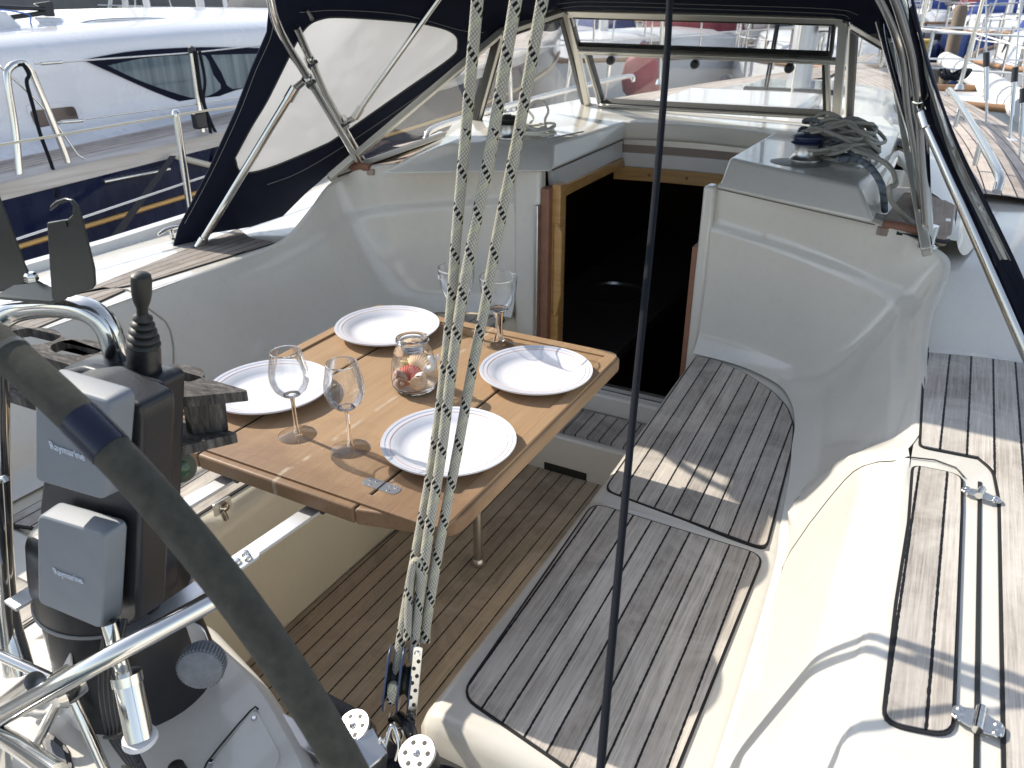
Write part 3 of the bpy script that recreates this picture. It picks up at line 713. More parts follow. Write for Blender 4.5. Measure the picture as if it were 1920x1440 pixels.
def pane(pts, parent=Wd):
    return prism('glass_pane', pts, n0 * .004, GLASS, parent)
pane([pw(1100, 99), pw(1127, 190), pw(1550, 213), pw(1548, 116)]); pane([pw(1073, 30), pw(1087, 84), pw(1560, 102), pw(1563, 42)])
for px, py in ((1150, 111), (1307, 118), (1483, 125)):
    c = pw(px, py); lathe('window_knob', [(0, .042), (.010, .042), (.015, .036), (.016, .02), (.014, .012), (.008, .006), (.008, 0)], c - n0 * (.0 if n0.y > 0 else 0), BLK, Wd, axis=(0, -1, -.1), sides=20)
lathe('window_fastener', [(0, .03), (.012, .028), (.015, .01), (.008, 0)], Z(1574, 217, .975), simple('cream_knob', (.7, .66, .55), .4), Wd, axis=(0, -.4, 1), sides=16)
# side panes
def side(corner_b, corner_t, mb, mt, tail, mirror=False):
    n1 = (mb - corner_b).cross(corner_t - corner_b).normalized()
    framebars('side_frame', [(corner_b, mb, .022, .022), (mb, mt, .024, .024), (mt, corner_t, .022, .023), (corner_t, corner_b, .022, .024)], ALU, Wd, n1)
    k = lambda p: p.lerp((corner_b + corner_t + mb + mt) / 4, .06)
    q = [k(corner_b), k(mb), k(mt), k(corner_t)]
    framebars('side_seal', [(q[i], q[(i + 1) % 4], .007, .028) for i in range(4)], RUB, Wd, n1, .001)
    prism('glass_pane', [corner_b, mb, mt, corner_t], n1 * .004, GLASS, Wd)
    n2 = (tail - mb).cross(mt - mb).normalized()
    framebars('side_frame', [(mb, tail, .026, .022), (tail, mt, .020, .022)], ALU, Wd, n2)
    k = lambda p: p.lerp((tail + mb + mt) / 3, .05)
    q = [k(mb), k(tail), k(mt)]; framebars('side_seal', [(q[0], q[1], .008, .027), (q[2], q[0], .007, .028)], RUB, Wd, n2, .001)
    prism('glass_pane', [mb, tail, mt], n2 * .004, GLASS, Wd)
mb = Z(890, 236, .945); mt_ = Y(938, 62, mb.y - .18); tail = Z(618, 333, .865)
cb = Z(1100, 203, .95); ct = TL + V((-.02, -.01, -.005))
side(cb, ct, mb, mt_, tail)
cbs = Z(1590, 232, .95); cts = TR + V((.02, -.01, -.005)); mbs = Z(1715, 285, .945); mts = Y(1668, 85, mbs.y - .18)
side(cbs, cts, mbs, mts, mir(tail))
# ================================================================== sprayhood
Sp = thing('sprayhood', 'open navy canvas sprayhood with milky side window on stainless bows over the windscreen', 'sprayhood')
VIN = MT('clear_vinyl'); VIN.t.nodes.remove(VIN.b)
tr = VIN.n('ShaderNodeBsdfTransparent'); tr.inputs[0].default_value = (.95, .95, .94, 1)
tl = VIN.n('ShaderNodeBsdfTranslucent'); tl.inputs[0].default_value = (.84, .85, .87, 1)
df = VIN.n('ShaderNodeBsdfDiffuse'); df.inputs[0].default_value = (.75, .74, .70, 1)
gl = VIN.n('ShaderNodeBsdfGlossy'); gl.inputs['Roughness'].default_value = .1
m1 = VIN.n('ShaderNodeMixShader'); m1.inputs[0].default_value = .35; VIN.l(tl.outputs[0], m1.inputs[1]); VIN.l(df.outputs[0], m1.inputs[2])
m2 = VIN.n('ShaderNodeMixShader'); VIN.l(VIN.ramp(VIN.noise(VIN.scale(VIN.geo(), (1, 1.5, 1), (0, .5, .6)), 2.5, 2, .4, 1.2), [(.3, (.78, .78, .78)), (.7, (.88, .88, .88))]), m2.inputs[0]); VIN.l(tr.outputs[0], m2.inputs[1]); VIN.l(m1.outputs[0], m2.inputs[2])
m3 = VIN.n('ShaderNodeMixShader'); fr_ = VIN.n('ShaderNodeFresnel'); VIN.l(fr_.outputs[0], m3.inputs[0]); VIN.l(m2.outputs[0], m3.inputs[1]); VIN.l(gl.outputs[0], m3.inputs[2])
bpn = VIN.n('ShaderNodeBump'); bpn.inputs['Strength'].default_value = .25; bpn.inputs['Distance'].default_value = .02; VIN.l(VIN.noise(VIN.geo(), 5, 2), bpn.inputs['Height']); VIN.l(bpn.outputs[0], gl.inputs['Normal'])
VIN.l(m3.outputs[0], VIN.out.inputs[0]); VIN = VIN.m
# port side panel of the canvas stands in the leaning plane through hinge foot, windscreen corner and aft bow
pA = Z(345, 452, .70); pB = X(512, 0, -1.66); pC = mb.lerp(mt_, .9) + V((-.02, 0, .02))
nS = (pB - pA).cross(pC - pA).normalized()
def ps(px, py, out=0.0): return PL(px, py, pA, nS) + nS * out
so_ = 1 if nS.dot(V((-1, 0, 0))) > 0 else -1
win = [(440, 296), (452, 322), (500, 316), (600, 275), (640, 252), (760, 168), (845, 108), (858, 85), (852, 64), (820, 50), (760, 40), (640, 32), (600, 36), (575, 50), (555, 80), (530, 130), (500, 190), (470, 240)]
outl = [(322, 470), (345, 462), (400, 436), (470, 425), (530, 405), (570, 365), (610, 330), (645, 300), (745, 222), (860, 140), (935, 72), (1040, 12), (1100, -70), (980, -90), (700, -90), (500, -90), (505, 0), (500, 60), (470, 130), (440, 210), (390, 320), (335, 425)]
import mathutils
def canvas(name, outer, hole, fn, mat, parent, off=0):
    from mathutils.geometry import tessellate_polygon
    o = [V((a, b, 0)) for a, b in outer]; h = [V((a, b, 0)) for a, b in hole]
    tris = tessellate_polygon([o, h] if h else [o]); allp = list(outer) + list(hole)
    g = G(); g.add([fn(*p) for p in allp], [list(t) for t in tris]); return g.build(name, mat, parent, smooth=False, solid=.0035)
def sm_px(pts, n=5): return [(p.x, p.y) for p in cr([(a, b, 0) for a, b in pts] + [(*pts[0], 0)], n)[:-1]]
wins = sm_px(win)
bulge = lambda px, py: ps(px, py)
canvas('side_canvas', outl, wins, bulge, NAVY, Sp)
canvas('side_window', wins, [], lambda a, b: ps(a, b), VIN, Sp).modifiers['thickness'].thickness = .0012
tube('window_piping', [ps(a, b) for a, b in wins], .0032, simple('dark_piping', (.06, .06, .055), .7), Sp, 6, closed=True)
# hood top: from the windscreen head aft over the bows; sheet across the boat
top_rows = []
prof = [(-1.02, -.10), (-.97, -.03), (-.86, .012), (-.6, .045), (0, .06), (.6, .045), (.86, .012), (.97, -.03), (1.02, -.10)]
hw_f, hw_m, hw_a = .52, .66, .74
for y, zc, hw in ((3.02, 1.345, .56), (2.86, 1.375, .60), (2.5, 1.43, .66), (2.1, 1.475, .71), (1.75, 1.50, .745), (1.58, 1.49, .75)):
    top_rows.append([V((CX + k * hw, y + (.03 if abs(k) > .9 else 0), zc + dz * 1.0)) for k, dz in prof])
grid('hood_top', top_rows, NAVY, Sp, sub=2, solid=.004, angle=180)
# forward valance just over the windscreen head
hv = [(900, 75), (945, 58), (1058, 19), (1130, 17), (1560, 31), (1592, 40), (1660, 84), (1680, 60), (1680, -40), (900, -60)]
canvas('front_valance', hv, [], lambda a, b: PL(a, b, TL + V((0, -.02, .0)), n0), NAVY, Sp)
# hem stitching across the valance
# starboard canvas side, seen nearly edge-on: mirror of the port panel
Lb = [(1684, 30, 2.75), (1706, 110, 2.5), (1738, 230, 2.25), (1760, 310, 2.1), (1800, 400, 1.95), (1850, 505, 1.8), (1930, 665, 1.66)]
Rb = [(1705, -20, 1.68), (1735, 110, 1.70), (1768, 205, 1.70), (1810, 300, 1.69), (1860, 400, 1.68), (1910, 505, 1.67), (1965, 640, 1.65)]
Ld_ = cr([Y(*p) for p in Lb], 6); Rd_ = cr([Y(*p) for p in Rb], 6)
def sgrid(t0, t1, i0, i1, k=6): return [[Ld_[i].lerp(Rd_[i], lerp(t0, t1, j / k)) + V((.02 * math.sin(math.pi * lerp(t0, t1, j / k)), 0, 0)) for j in range(k + 1)] for i in range(i0, i1 + 1)]
n1_ = len(Ld_) - 1
g = G(); g_grid(g, sgrid(0, .34, 0, n1_)); g_grid(g, sgrid(.60, 1, 0, n1_)); g_grid(g, sgrid(.34, .60, 0, 3)); g_grid(g, sgrid(.34, .60, n1_ - 7, n1_)); g.build('side_canvas', NAVY, Sp, solid=.003, angle=180)
grid('side_window', sgrid(.34, .60, 3, n1_ - 7), VIN, Sp, angle=180)
for t in (.335, .605): tube('window_piping', [Ld_[i].lerp(Rd_[i], t) + V((.02 * math.sin(math.pi * t), 0, 0)) for i in range(3, n1_ - 6)], .003, STITCH, Sp, 6)
# bows and struts, port
def ps2(px, py, d): return ps(px, py) - nS * so_ * d       # inside the canvas by d
def pss(px, py, d): return ps2(px, py, d)
def bowpts(mirrorit):
    base = V((-1.712, 2.10, .872)); t1 = X(545, 150, -1.66); t2 = X(487, 0, -1.60)
    return base
SSS = SS
b1 = [Z(688, 335, .868), pss(640, 240, .05), pss(560, 118, .05), pss(534, 60, .05)]
def tube_m(name, pts, r, mat=SS, sides=14, n=0):
    tube(name, pts, r, mat, Sp, sides, n=n); tube(name, [mir(p) for p in pts], r, mat, Sp, sides, n=n)
nb = -nS * so_
q1 = ps(545, 40) + nb * .03; q0 = ps(693, 330) + nb * .03
tube('bow', [q0, ps(600, 165) + nb * .03, q1], .0115, SS, Sp, 14)
q2 = ps(680, 330) + nb * .085; q3 = ps(550, 115) + nb * .085; q4 = ps(515, 60) + nb * .085; q5 = ps(488, 5) + nb * .085; q6 = ps(480, -60) + nb * .06
tube('bow', cr([q2, ps(640, 262) + nb * .085, q3, q4, q5, q6], 5), .0115, SS, Sp, 14)
tube('strut', [ps(357, 440) + nb * .06, ps(530, 150) + nb * .06], .0115, SS, Sp, 14)
tube('strut_sleeve', [ps(522, 165) + nb * .06, ps(535, 142) + nb * .06], .0145, SS, Sp, 14)
tube('strut_sleeve', [ps(357, 440) + nb * .06, ps(367, 423) + nb * .06], .0145, SS, Sp, 14)
tube('strut', [ps(655, 202) + nb * .04, ps(812, -20) + nb * .04], .0095, SS, Sp, 14)
tube('strut_sleeve', [ps(652, 207) + nb * .04, ps(664, 188) + nb * .04], .0135, SS, Sp, 14)
def fork(c, e, nrm):
    g = G(); d = (e - c).normalized()
    for sg in (-1, 1): g_bar(g, c + nrm * .007 * sg, e + nrm * .007 * sg, .013, .0025, nrm)
    return g.build('clevis', SS, Sp, bevel=.001)
fork(ps(533, 146) + nb * .06, ps(551, 124) + nb * .07, nS); fork(ps(652, 208) + nb * .04, ps(636, 217) + nb * .035, nS)
for (px, py, d, a) in ((553, 122, .085, (640, 262)), (573, 105, .03, (600, 165)), (636, 218, .03, (693, 330))):
    c = ps(px, py) + nb * d; e = (ps(*a) + nb * d - c).normalized(); tube('bow_clamp', [c - e * .016, c + e * .016], .0155, SS, Sp, 14)
    lathe('clamp_bolt', [(0, .016), (.005, .016), (.005, -.016), (0, -.016)], c + nb * .012, BLK, Sp, axis=e.cross(nb), sides=8)
hf = ps(357, 452) + nb * .06
prism('deck_hinge', [hf + V((-.018, 0, -.004)), hf + V((.022, .0, -.004)), hf + V((.012, 0, .03)), hf + V((-.008, 0, .03))], (0, .012, 0), SS, Sp, bevel=.002)
lathe('hinge_base', [(0, .004), (.024, .004), (.026, 0), (.026, -.004)], hf + V((0, .005, -.008)), SS, Sp, sides=20)
lathe('bow_foot', [(.0, .03), (.014, .03), (.016, 0), (.02, -.006)], q0 + V((0, 0, -.02)), SS, Sp, sides=14); lathe('bow_foot', [(.0, .03), (.014, .03), (.016, 0), (.02, -.006)], q2 + V((0, 0, -.02)), SS, Sp, sides=14)
# bows and struts, starboard (from the photo)
s0 = Z(1741, 452, .868)
def onp(px, py, y): return Y(px, py, y)
s1 = onp(1733, 330, 1.97); s2 = onp(1727, 210, 1.84); s3 = onp(1716, 110, 1.755); s4 = onp(1700, 50, 1.71); s5 = onp(1680, -10, 1.66); s6 = onp(1650, -60, 1.61)
tube('bow', [s0, s1, s2, s3, s4, s5, s6], [.0125] * 7, SS, Sp, 16, n=6)
tube('bow', [onp(1724, 450, 2.13) if False else Z(1735, 440, .868), onp(1722, 300, 2.02), onp(1706, 200, 1.93), onp(1697, 110, 1.84), onp(1680, 50, 1.80), onp(1660, 5, 1.76), onp(1630, -50, 1.7)], .0125, SS, Sp, 16, n=6)
lathe('bow_foot', [(.0, .045), (.0155, .045), (.0155, .004), (.024, 0), (.024, -.006)], s0 + V((0, 0, -.008)), SS, Sp, sides=18)
lathe('bow_clamp', [(.015, .02), (.017, .018), (.017, -.018), (.015, -.02)], onp(1727, 195, 1.83), SS, Sp, axis=(s2 - s3), sides=18)
sf = mir(ps(357, 452) + nb * .06)
tube('strut', [onp(1735, 225, 1.80), onp(1802, 378, 1.72), sf + V((0, 0, .02))], .0115, SS, Sp, 14)
tube('strut_sleeve', [onp(1731, 212, 1.805), onp(1740, 240, 1.79)], .0145, SS, Sp, 14)
fork(onp(1727, 200, 1.81), onp(1733, 218, 1.805), V((1, 0, 0)))
tube('strut', [onp(1648, 40, 2.42), onp(1716, 290, 2.25)], .0095, SS, Sp, 14); tube('strut_sleeve', [onp(1712, 275, 2.26), onp(1719, 300, 2.243)], .0135, SS, Sp, 14)
# zip and tab on the port quarter
g = G(); zt = ps(580, 28) + nb * .012
tube('zip_pull', [ps(569, 12) + nb * .02, ps(577, 26) + nb * .02], [.004, .006], SSB, Sp, 10); lathe('zip_ring', [(.0035, .0015), (.006, .0015), (.006, -.0015), (.0035, -.0015)], ps(578, 28) + nb * .02, SSB, Sp, axis=nS, sides=14)
tube('stitching', [ps(a, b) + nb * .004 for a, b in ((345, 418), (398, 318), (448, 210), (478, 132), (508, 62), (512, 0))], .0007, STITCH, Sp, 5, n=5)
tube('stitching', [ps(a, b) + nb * .004 for a, b in ((560, 22), (640, 18), (760, 28), (860, 55), (905, 60))], .0008, STITCH, Sp, 5, n=5)

for pts_ in (((915, 62), (1000, 30), (1060, 13), (1130, 10), (1350, 16), (1560, 24), (1595, 33)), ((925, 48), (1010, 14), (1062, 4), (1130, 2), (1350, 8), (1560, 15), (1610, 26))):
    tube('stitching', [PL(a, b, TL + V((0, -.025, 0)), n0) - n0 * (.004 if n0.y > 0 else -.004) for a, b in pts_], .0008, STITCH, Sp, 5, n=4)
tube('stitching', [ps(a, b) + nb * .004 for a, b in ((500, 345), (560, 322), (640, 275), (745, 205), (860, 122), (925, 72))], .0008, STITCH, Sp, 5, n=5)
# steps, mullions and gear dimly seen below
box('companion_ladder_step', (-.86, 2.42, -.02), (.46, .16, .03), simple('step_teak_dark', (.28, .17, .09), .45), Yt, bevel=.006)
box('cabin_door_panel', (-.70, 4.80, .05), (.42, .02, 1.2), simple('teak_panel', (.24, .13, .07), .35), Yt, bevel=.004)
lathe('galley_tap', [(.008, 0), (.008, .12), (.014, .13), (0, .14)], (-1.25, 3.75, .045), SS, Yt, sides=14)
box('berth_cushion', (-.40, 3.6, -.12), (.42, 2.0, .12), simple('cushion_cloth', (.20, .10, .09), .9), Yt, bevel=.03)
# ================================================================== table
TZ = .68
def table_wood():
    t = MT('oiled_table_teak'); g = t.geo(); sx = t.n('ShaderNodeSeparateXYZ'); t.l(g, sx.inputs[0])
    gr = t.noise(t.scale(g, (150, 7, 60), (0, 0, R(4))), 1.0, 6, .7, .8); g2 = t.noise(t.scale(g, (30, 2.5, 20), (0, 0, R(4))), 1.0, 4, .6, 1.5); g3 = t.noise(g, 7, 5, .65)
    base = t.mix(t.math('MULTIPLY_ADD', gr, .7, t.math('MULTIPLY_ADD', g2, .55, -.15)), (.26, .155, .078), (.50, .335, .195))
    # worn, dirtier band along the after edge and along the rim
    dy = t.math('SUBTRACT', .96, sx.outputs[1]); wear = t.math('MULTIPLY_ADD', dy, 3.4, t.math('MULTIPLY_ADD', g3, 1.5, -.72))
    wr = t.ramp(wear, [(.0, (0, 0, 0)), (.55, (.85, .85, .85))])
    c = t.mix(wr, base, t.mix(gr, (.13, .075, .04), (.30, .18, .10)))
    # bleached glue seam down the middle leaf
    sm_ = t.math('ABSOLUTE', t.math('SUBTRACT', sx.outputs[0], -.868)); f = t.math('LESS_THAN', sm_, .004)
    f = t.math('MULTIPLY', f, t.ramp(t.noise(g, 35, 4), [(.4, (0, 0, 0)), (.55, (.6, .6, .6))])); c = t.mix(f, c, (.5, .42, .33))
    t.l(c, t.b.inputs['Base Color']); t.l(t.math('MULTIPLY_ADD', g3, .25, .40), t.b.inputs['Roughness']); t.bump(gr, .25, .0006); t.set(spec=.35)
    return t.m
TW = table_wood()
Tb = thing('cockpit_table', 'folding brown teak cockpit table laid with plates and glasses', 'table')
xs0, xs1 = -1.218, -.540; y0, y1 = .775, 1.505; s1_, s2_ = -1.047, -.701; th = .030
def leaf(xa, xb, ra, rb, la, lb):
    # la/lb: rim on that side
    pts = rounded([V((xa, y0 + (.02 if la else -.012), TZ)), V((xb, y0 + (.03 if lb else -.012), TZ)), V((xb, y1 - .01, TZ)), V((xa, y1, TZ))], [ra if la else 0, .030 if lb else 0, .022 if lb else 0, .022 if la else 0], 4)
    return prism('leaf', pts, (0, 0, -th), TW, Tb, bevel=.0045, seg=3)
leaf(xs0, s1_ - .0008, .03, 0, True, False); leaf(s1_ + .0008, s2_ - .0008, 0, 0, False, False); leaf(s2_ + .0008, xs1, 0, .03, False, True)
# low fiddle moulding, raised band set in from the edge
rim = rounded([V((xs0 + .006, y0 + .002, 0)), V((xs1 - .006, y0 + .002, 0)), V((xs1 - .006, y1 - .006, 0)), V((xs0 + .006, y1 - .006, 0))], .028, 4)
def ring(name, poly, wd, z0, z1, mat, parent, bev):
    c = V(((xs0 + xs1) / 2, (y0 + y1) / 2, 0)); inn = []
    n = len(poly)
    for i in range(n):
        a = (poly[i] - poly[i - 1]).normalized() if (poly[i] - poly[i - 1]).length > 1e-6 else V((0, 0, 0)); b = (poly[(i + 1) % n] - poly[i]).normalized()
        t = (a + b).normalized(); inn.append(poly[i] + V((-t.y, t.x, 0)) * wd)
    if (inn[0] - c).length > (poly[0] - c).length: inn = [poly[i] * 2 - inn[i] for i in range(n)]
    g = G(); rows = [[p + V((0, 0, z0)) for p in poly], [p + V((0, 0, z1)) for p in poly], [p + V((0, 0, z1)) for p in inn], [p + V((0, 0, z0)) for p in inn]]
    rows.append(rows[0]); g_grid(g, rows, closeu=True); return g.build(name, mat, parent, bevel=bev, angle=60)
ring('fiddle_rail', rim, .026, TZ - .002, TZ + .0045, TW, Tb, .0022)
for sx_ in (s1_, s2_):
    bar('leaf_joint', V((sx_, y0 - .008, TZ - .0005)), V((sx_, y1 - .002, TZ - .0007)), .0010, .002, RUB, Tb)
hg = link('flush_hinge', None, Tb); hc = Z(718, 912, TZ)
hc = V((s2_, Z(718, 912, TZ).y, TZ + .0008))
prism('hinge_plate', rounded([hc + V((-.036, -.012, 0)), hc + V((.036, -.012, 0)), hc + V((.036, .012, 0)), hc + V((-.036, .012, 0))], .0119, 6), (0, 0, -.002), SSB, hg)
for dx, dy in ((-.026, .005), (-.018, -.006), (-.014, .006), (.026, .005), (.018, -.006), (.014, .006)):
    lathe('screw', [(0, .0004), (.0022, .0006), (.003, .0), (.003, -.001)], hc + V((dx, dy, 0)), SS, hg, sides=10)
bar('pin', hc + V((0, -.012, .0006)), hc + V((0, .012, .0006)), .0016, .001, RUB, hg)
lf = Z(897, 1058, 0)
tube('leg', [lf + V((.0, 0, .006)), V((lf.x + .012, lf.y - .012, TZ - th))], .0125, SSB, Tb, 20); lathe('leg_foot', [(0, .0), (.017, 0), (.019, .006), (.0165, .016), (.013, .022)], lf, SSB, Tb, sides=20)
ARMS = []
for k, (p, q) in enumerate(((V((-.796, .83, .637)), V((-.826, .42, .637))), (V((-.99, .83, .637)), V((-1.02, .40, .637))))):
    arm = bar('support_arm', p, q, .030, .006, BARAL, Tb, bevel=.001)
    box('arm_socket', p + V((.0, -.045, .004)), (.036, .02, .012), BLK, Tb)
pl_ = V((-.803, .625, .641)); prism('arm_plate', rounded([pl_ + V((-.016, -.05, .003)), pl_ + V((.012, -.05, .003)), pl_ + V((.019, .022, .003)), pl_ + V((-.012, .022, .003))], .012), (0, 0, -.005), BARAL, Tb, bevel=.001)
for dx, dy in ((-.004, .008), (.008, .002), (.0, -.012)): lathe('arm_bolt', [(0, .004), (.003, .004), (.0055, .003), (.0065, 0), (.0065, -.002)], pl_ + V((dx, dy, .004)), SS, Tb, sides=16)
# latch and recess on the port locker front
lt = link('locker_latch', None, Yt)
def onx(px, py, x=-1.2085): return X(px, py, x)
prism('latch_plate', rounded([onx(397, 947), onx(430, 928), onx(434, 950), onx(402, 970)], .006), (.003, 0, 0), SSB, lt)
lathe('latch_knob', [(.011, 0), (.012, .004), (.008, .010), (0, .012)], onx(417, 949) + V((.003, 0, 0)), SS, lt, axis=(1, 0, 0), sides=20)
tube('latch_barrel', [onx(415, 958) + V((.004, 0, 0)), onx(421, 972) + V((.004, 0, 0))], .007, SS, lt, 14)
# ================================================================== plates, glasses, jar
PORC = MT('white_melamine'); PORC.set(col=(.78, .78, .82), rough=.22, coat=.15, coatr=.1); PORC = PORC.m
BAND = simple('pink_band', (.62, .33, .30), .3); BANDB = simple('blue_band', (.40, .46, .62), .3)
def plate(x, y, r, label, first=[None]):
    if first[0] is None:
        t = thing('plate', label, 'plate', 'white plates on the teak table')
        p = [(0, .0045), (.070, .0045), (.080, .006), (.088, .010), (.097, .0165), (.108, .0195), (.1165, .0215), (.1195, .0225), (.1205, .0205), (.117, .017), (.108, .0145), (.095, .009), (.082, .003), (.068, .0), (0, .0)]
        lathe('dish', p, (0, 0, 0), PORC, t, sides=96, angle=80)
        for rr, zz, mt in ((.1045, .01905, BAND), (.1130, .02115, BANDB)):
            g = G(); g_lathe(g, [(rr - .00055, zz - .0001), (rr, zz + .00025), (rr + .00055, zz + .0001)], (0, 0, 0), sides=96); g.build('rim_line', mt, t)
        first[0] = t
    else:
        t = first[0].copy(); COL.objects.link(t); t['label'] = label
        for c in first[0].children: d = c.copy(); COL.objects.link(d); d.parent = t
    t.location = (x, y, TZ + .0005); t.scale = (r / .1205,) * 3
    return t
plate(-.6645, .984, .119, 'white plate nearest the camera, under the braided ropes')
plate(-1.078, 1.362, .123, 'white plate in the far left corner beyond the shell jar')
plate(-.660, 1.312, .118, 'white plate in the dappled shade beside the cabin door')
plate(-1.095, .995, .122, 'white plate with a wine glass in front of it and wooden cup rack beside it')
def clear(name, tint=(.975, .98, .98), edge=.16): return thin_glass(name, tint, dirt=0, rough=.015, base=.045, edge=edge)
GCL = clear('clear_glass'); SOLID = MT('solid_glass'); SOLID.set(col=(.97, .98, .98), rough=.01, trans=1.0, ior=1.45); SOLID = SOLID.m
def wine(x, y, tall, label, gob=False, k=1.0):
    t = thing('goblet' if gob else 'wine_glass', label, 'goblet' if gob else 'wine glass', 'glasses on the table')
    if not gob:
        bowl = [(.0, .078), (.008, .0785), (.018, .083), (.028, .093), (.0335, .106), (.0350, .118), (.0338, .132), (.0310, .146), (.0280, .159), (.0262, .166)]
        lathe('bowl', [(max(0, r), z) for r, z in bowl], (0, 0, 0), GCL, t, sides=48, angle=180)
        lathe('lip', [(.0256, .1655), (.0262, .1670), (.0270, .1655), (.0262, .1643), (.0256, .1655)], (0, 0, 0), SOLID, t, sides=48, angle=180)
        lathe('bowl_base', [(.0, .0745), (.0045, .0765), (.010, .0800), (.0145, .0825), (.006, .0815), (.0, .0808)], (0, 0, 0), SOLID, t, sides=32, angle=180)
        lathe('stem', [(.0062, .006), (.0044, .012), (.0038, .03), (.0037, .06), (.0045, .0745), (.0062, .0785)], (0, 0, 0), SOLID, t, sides=24, angle=180)
        lathe('foot', [(.0, .0055), (.007, .0052), (.02, .0025), (.0335, .0011), (.0345, .0004), (.0335, 0)], (0, 0, 0), GCL, t, sides=48, angle=60)
    else:
        bowl = [(.0, .0815), (.010, .0825), (.021, .0875), (.0295, .097), (.0355, .112), (.0395, .130), (.0415, .148), (.0420, .1605)]
        lathe('bowl', bowl, (0, 0, 0), GCL, t, sides=48, angle=180)
        lathe('lip', [(.0412, .160), (.0420, .1618), (.0430, .160), (.0420, .1587), (.0412, .160)], (0, 0, 0), SOLID, t, sides=48, angle=180)
        lathe('bowl_base', [(.0, .077), (.006, .078), (.014, .0812), (.022, .0865), (.012, .0845), (.0, .0835)], (0, 0, 0), SOLID, t, sides=32, angle=180)
        lathe('stem', [(.0135, .010), (.0095, .020), (.0082, .04), (.0092, .062), (.0108, .073), (.0125, .0795)] if k > 1 else [(.008, .008), (.005, .016), (.0048, .06), (.0062, .079)], (0, 0, 0), SOLID, t, sides=14, angle=20)
        lathe('foot', [(.0, .0095), (.012, .0085), (.022, .0045), (.034, .0018), (.0355, .0006), (.034, 0)], (0, 0, 0), GCL, t, sides=48, angle=60)
    t.location = (x, y, TZ + .0006); return t
w1 = Z(558, 815, TZ); w2 = Z(658, 841, TZ); w3 = Z(860, 625, TZ); w4 = Z(936, 645, TZ)
wine(w1.x, w1.y, 0, 'slim wine glass standing by the left plate, its bowl over the white rim')
wine(w2.x, w2.y, 0, 'slim wine glass nearest the camera, between the shell jar and the front plate')
g3 = wine(w3.x, w3.y, 0, 'wide goblet with thin stem behind the ropes, at the far edge', True)
g4 = wine(w4.x, w4.y, 0, 'wide goblet with thick faceted stem beside the right hand plate', True, 1.2)
for z, wdt in ((.146, .010), (.141, .013)):
    tube('engraving', [V((.0423 * math.cos(a) * .985, .0423 * math.sin(a) * .985, z)) for a in [R(215 + i * 3) for i in range(int(wdt * 900))]], .00035, simple('frosted', (.8, .8, .8), .6), g3, 4)
# jar with shells
jl = Z(779, 727, TZ); J = thing('glass_jar', 'squat clear glass jar with thick lip holding shells on the table', 'jar'); J.location = (jl.x, jl.y, TZ + .0005)
SAND = simple('pale_sand', (.72, .60, .50), .9, var=.25, vs=300, bump=.5, bs=700)
lathe('jar_body', [(.0, .0), (.036, 0), (.042, .003), (.0462, .012), (.0475, .026), (.0468, .042), (.0440, .062), (.0385, .082), (.0305, .096), (.0255, .102)], (0, 0, 0), clear('jar_glass', (.95, .955, .95), .3), J, sides=56, angle=180)
lathe('jar_base', [(.0, .0005), (.036, .0005), (.042, .0032), (.0455, .010), (.044, .012), (.0, .0095)], (0, 0, 0), SOLID, J, sides=48, angle=60)
lathe('jar_lip', [(.0225, .103), (.0245, .0995), (.0300, .1005), (.0335, .1055), (.0325, .1105), (.0270, .1120), (.0235, .1085), (.0225, .103)], (0, 0, 0), SOLID, J, sides=48, angle=180)
lathe('jar_neck', [(.0, .0795), (.018, .080), (.0215, .083), (.0232, .090), (.0235, .104)], (0, 0, 0), clear('neck_glass', (.94, .95, .95), .3), J, sides=40, angle=180)
sd = lathe('sand_layer', [(.0, .018), (.02, .0175), (.042, .016), (.0445, .013), (.043, .0122), (.0, .0122)], (0, 0, 0), SAND, J, sides=40, angle=60)
def shellthing(name, label, loc, rot, s=1.0):
    t = thing(name, label, 'shell', 'shells in the jar'); t.location = V((jl.x, jl.y, TZ)) + V(loc); t.rotation_euler = [R(a) for a in rot]; t.scale = (s, s, s); return t
def scallop(label, loc, rot, col, s=1.0, ribs=11):
    m = simple('shell_' + label.split()[0], col, .55, var=.25, vs=200)
    rows = []
    for i in range(9):
        r = i / 8; row = []
        for j in range(ribs * 4 + 1):
            a = lerp(-62, 62, j / (ribs * 4)); rb = .0011 * math.cos(j / 4 * 2 * math.pi) * r
            rad = .030 * r * (1 + .02 * math.cos(j / 4 * 2 * math.pi)); row.append(V((math.sin(R(a)) * rad, math.cos(R(a)) * rad, .009 * math.sin(math.pi * min(1, r * .9 + .05)) + rb)))
        rows.append(row)
    o = grid('scallop_shell', rows, m, None, solid=.0012, angle=180)
    tag(o, label, 'shell', 'shells in the jar'); o.location = V((jl.x, jl.y, TZ)) + V(loc); o.rotation_euler = [R(a) for a in rot]; o.scale = (s * 1.12,) * 3
def snail(label, loc, rot, col, s=1.0, turns=3.2, spire=.5):
    m = simple('snail_' + label.split()[0], col, .4, var=.35, vs=160)
    pts = []; rs = []
    for i in range(90):
        u = i / 89; a = u * turns * 2 * math.pi; rr = .012 * math.exp(2.3 * (u - 1)); pts.append(V((rr * math.cos(a), rr * math.sin(a), .022 * spire * (1 - math.exp(2.3 * (u - 1)))))); rs.append(max(.0006, rr * .62))
    g = G(); g_tube(g, pts, rs, 12); o = g.build('snail_shell', m, None, angle=180)
    tag(o, label, 'shell', 'shells in the jar'); o.location = V((jl.x, jl.y, TZ)) + V(loc); o.rotation_euler = [R(a) for a in rot]; o.scale = (s * 1.12,) * 3
scallop('red ribbed scallop shell in the middle of the jar', (-.001, -.018, .022), (52, 0, 8), (.50, .10, .07), 1.0)
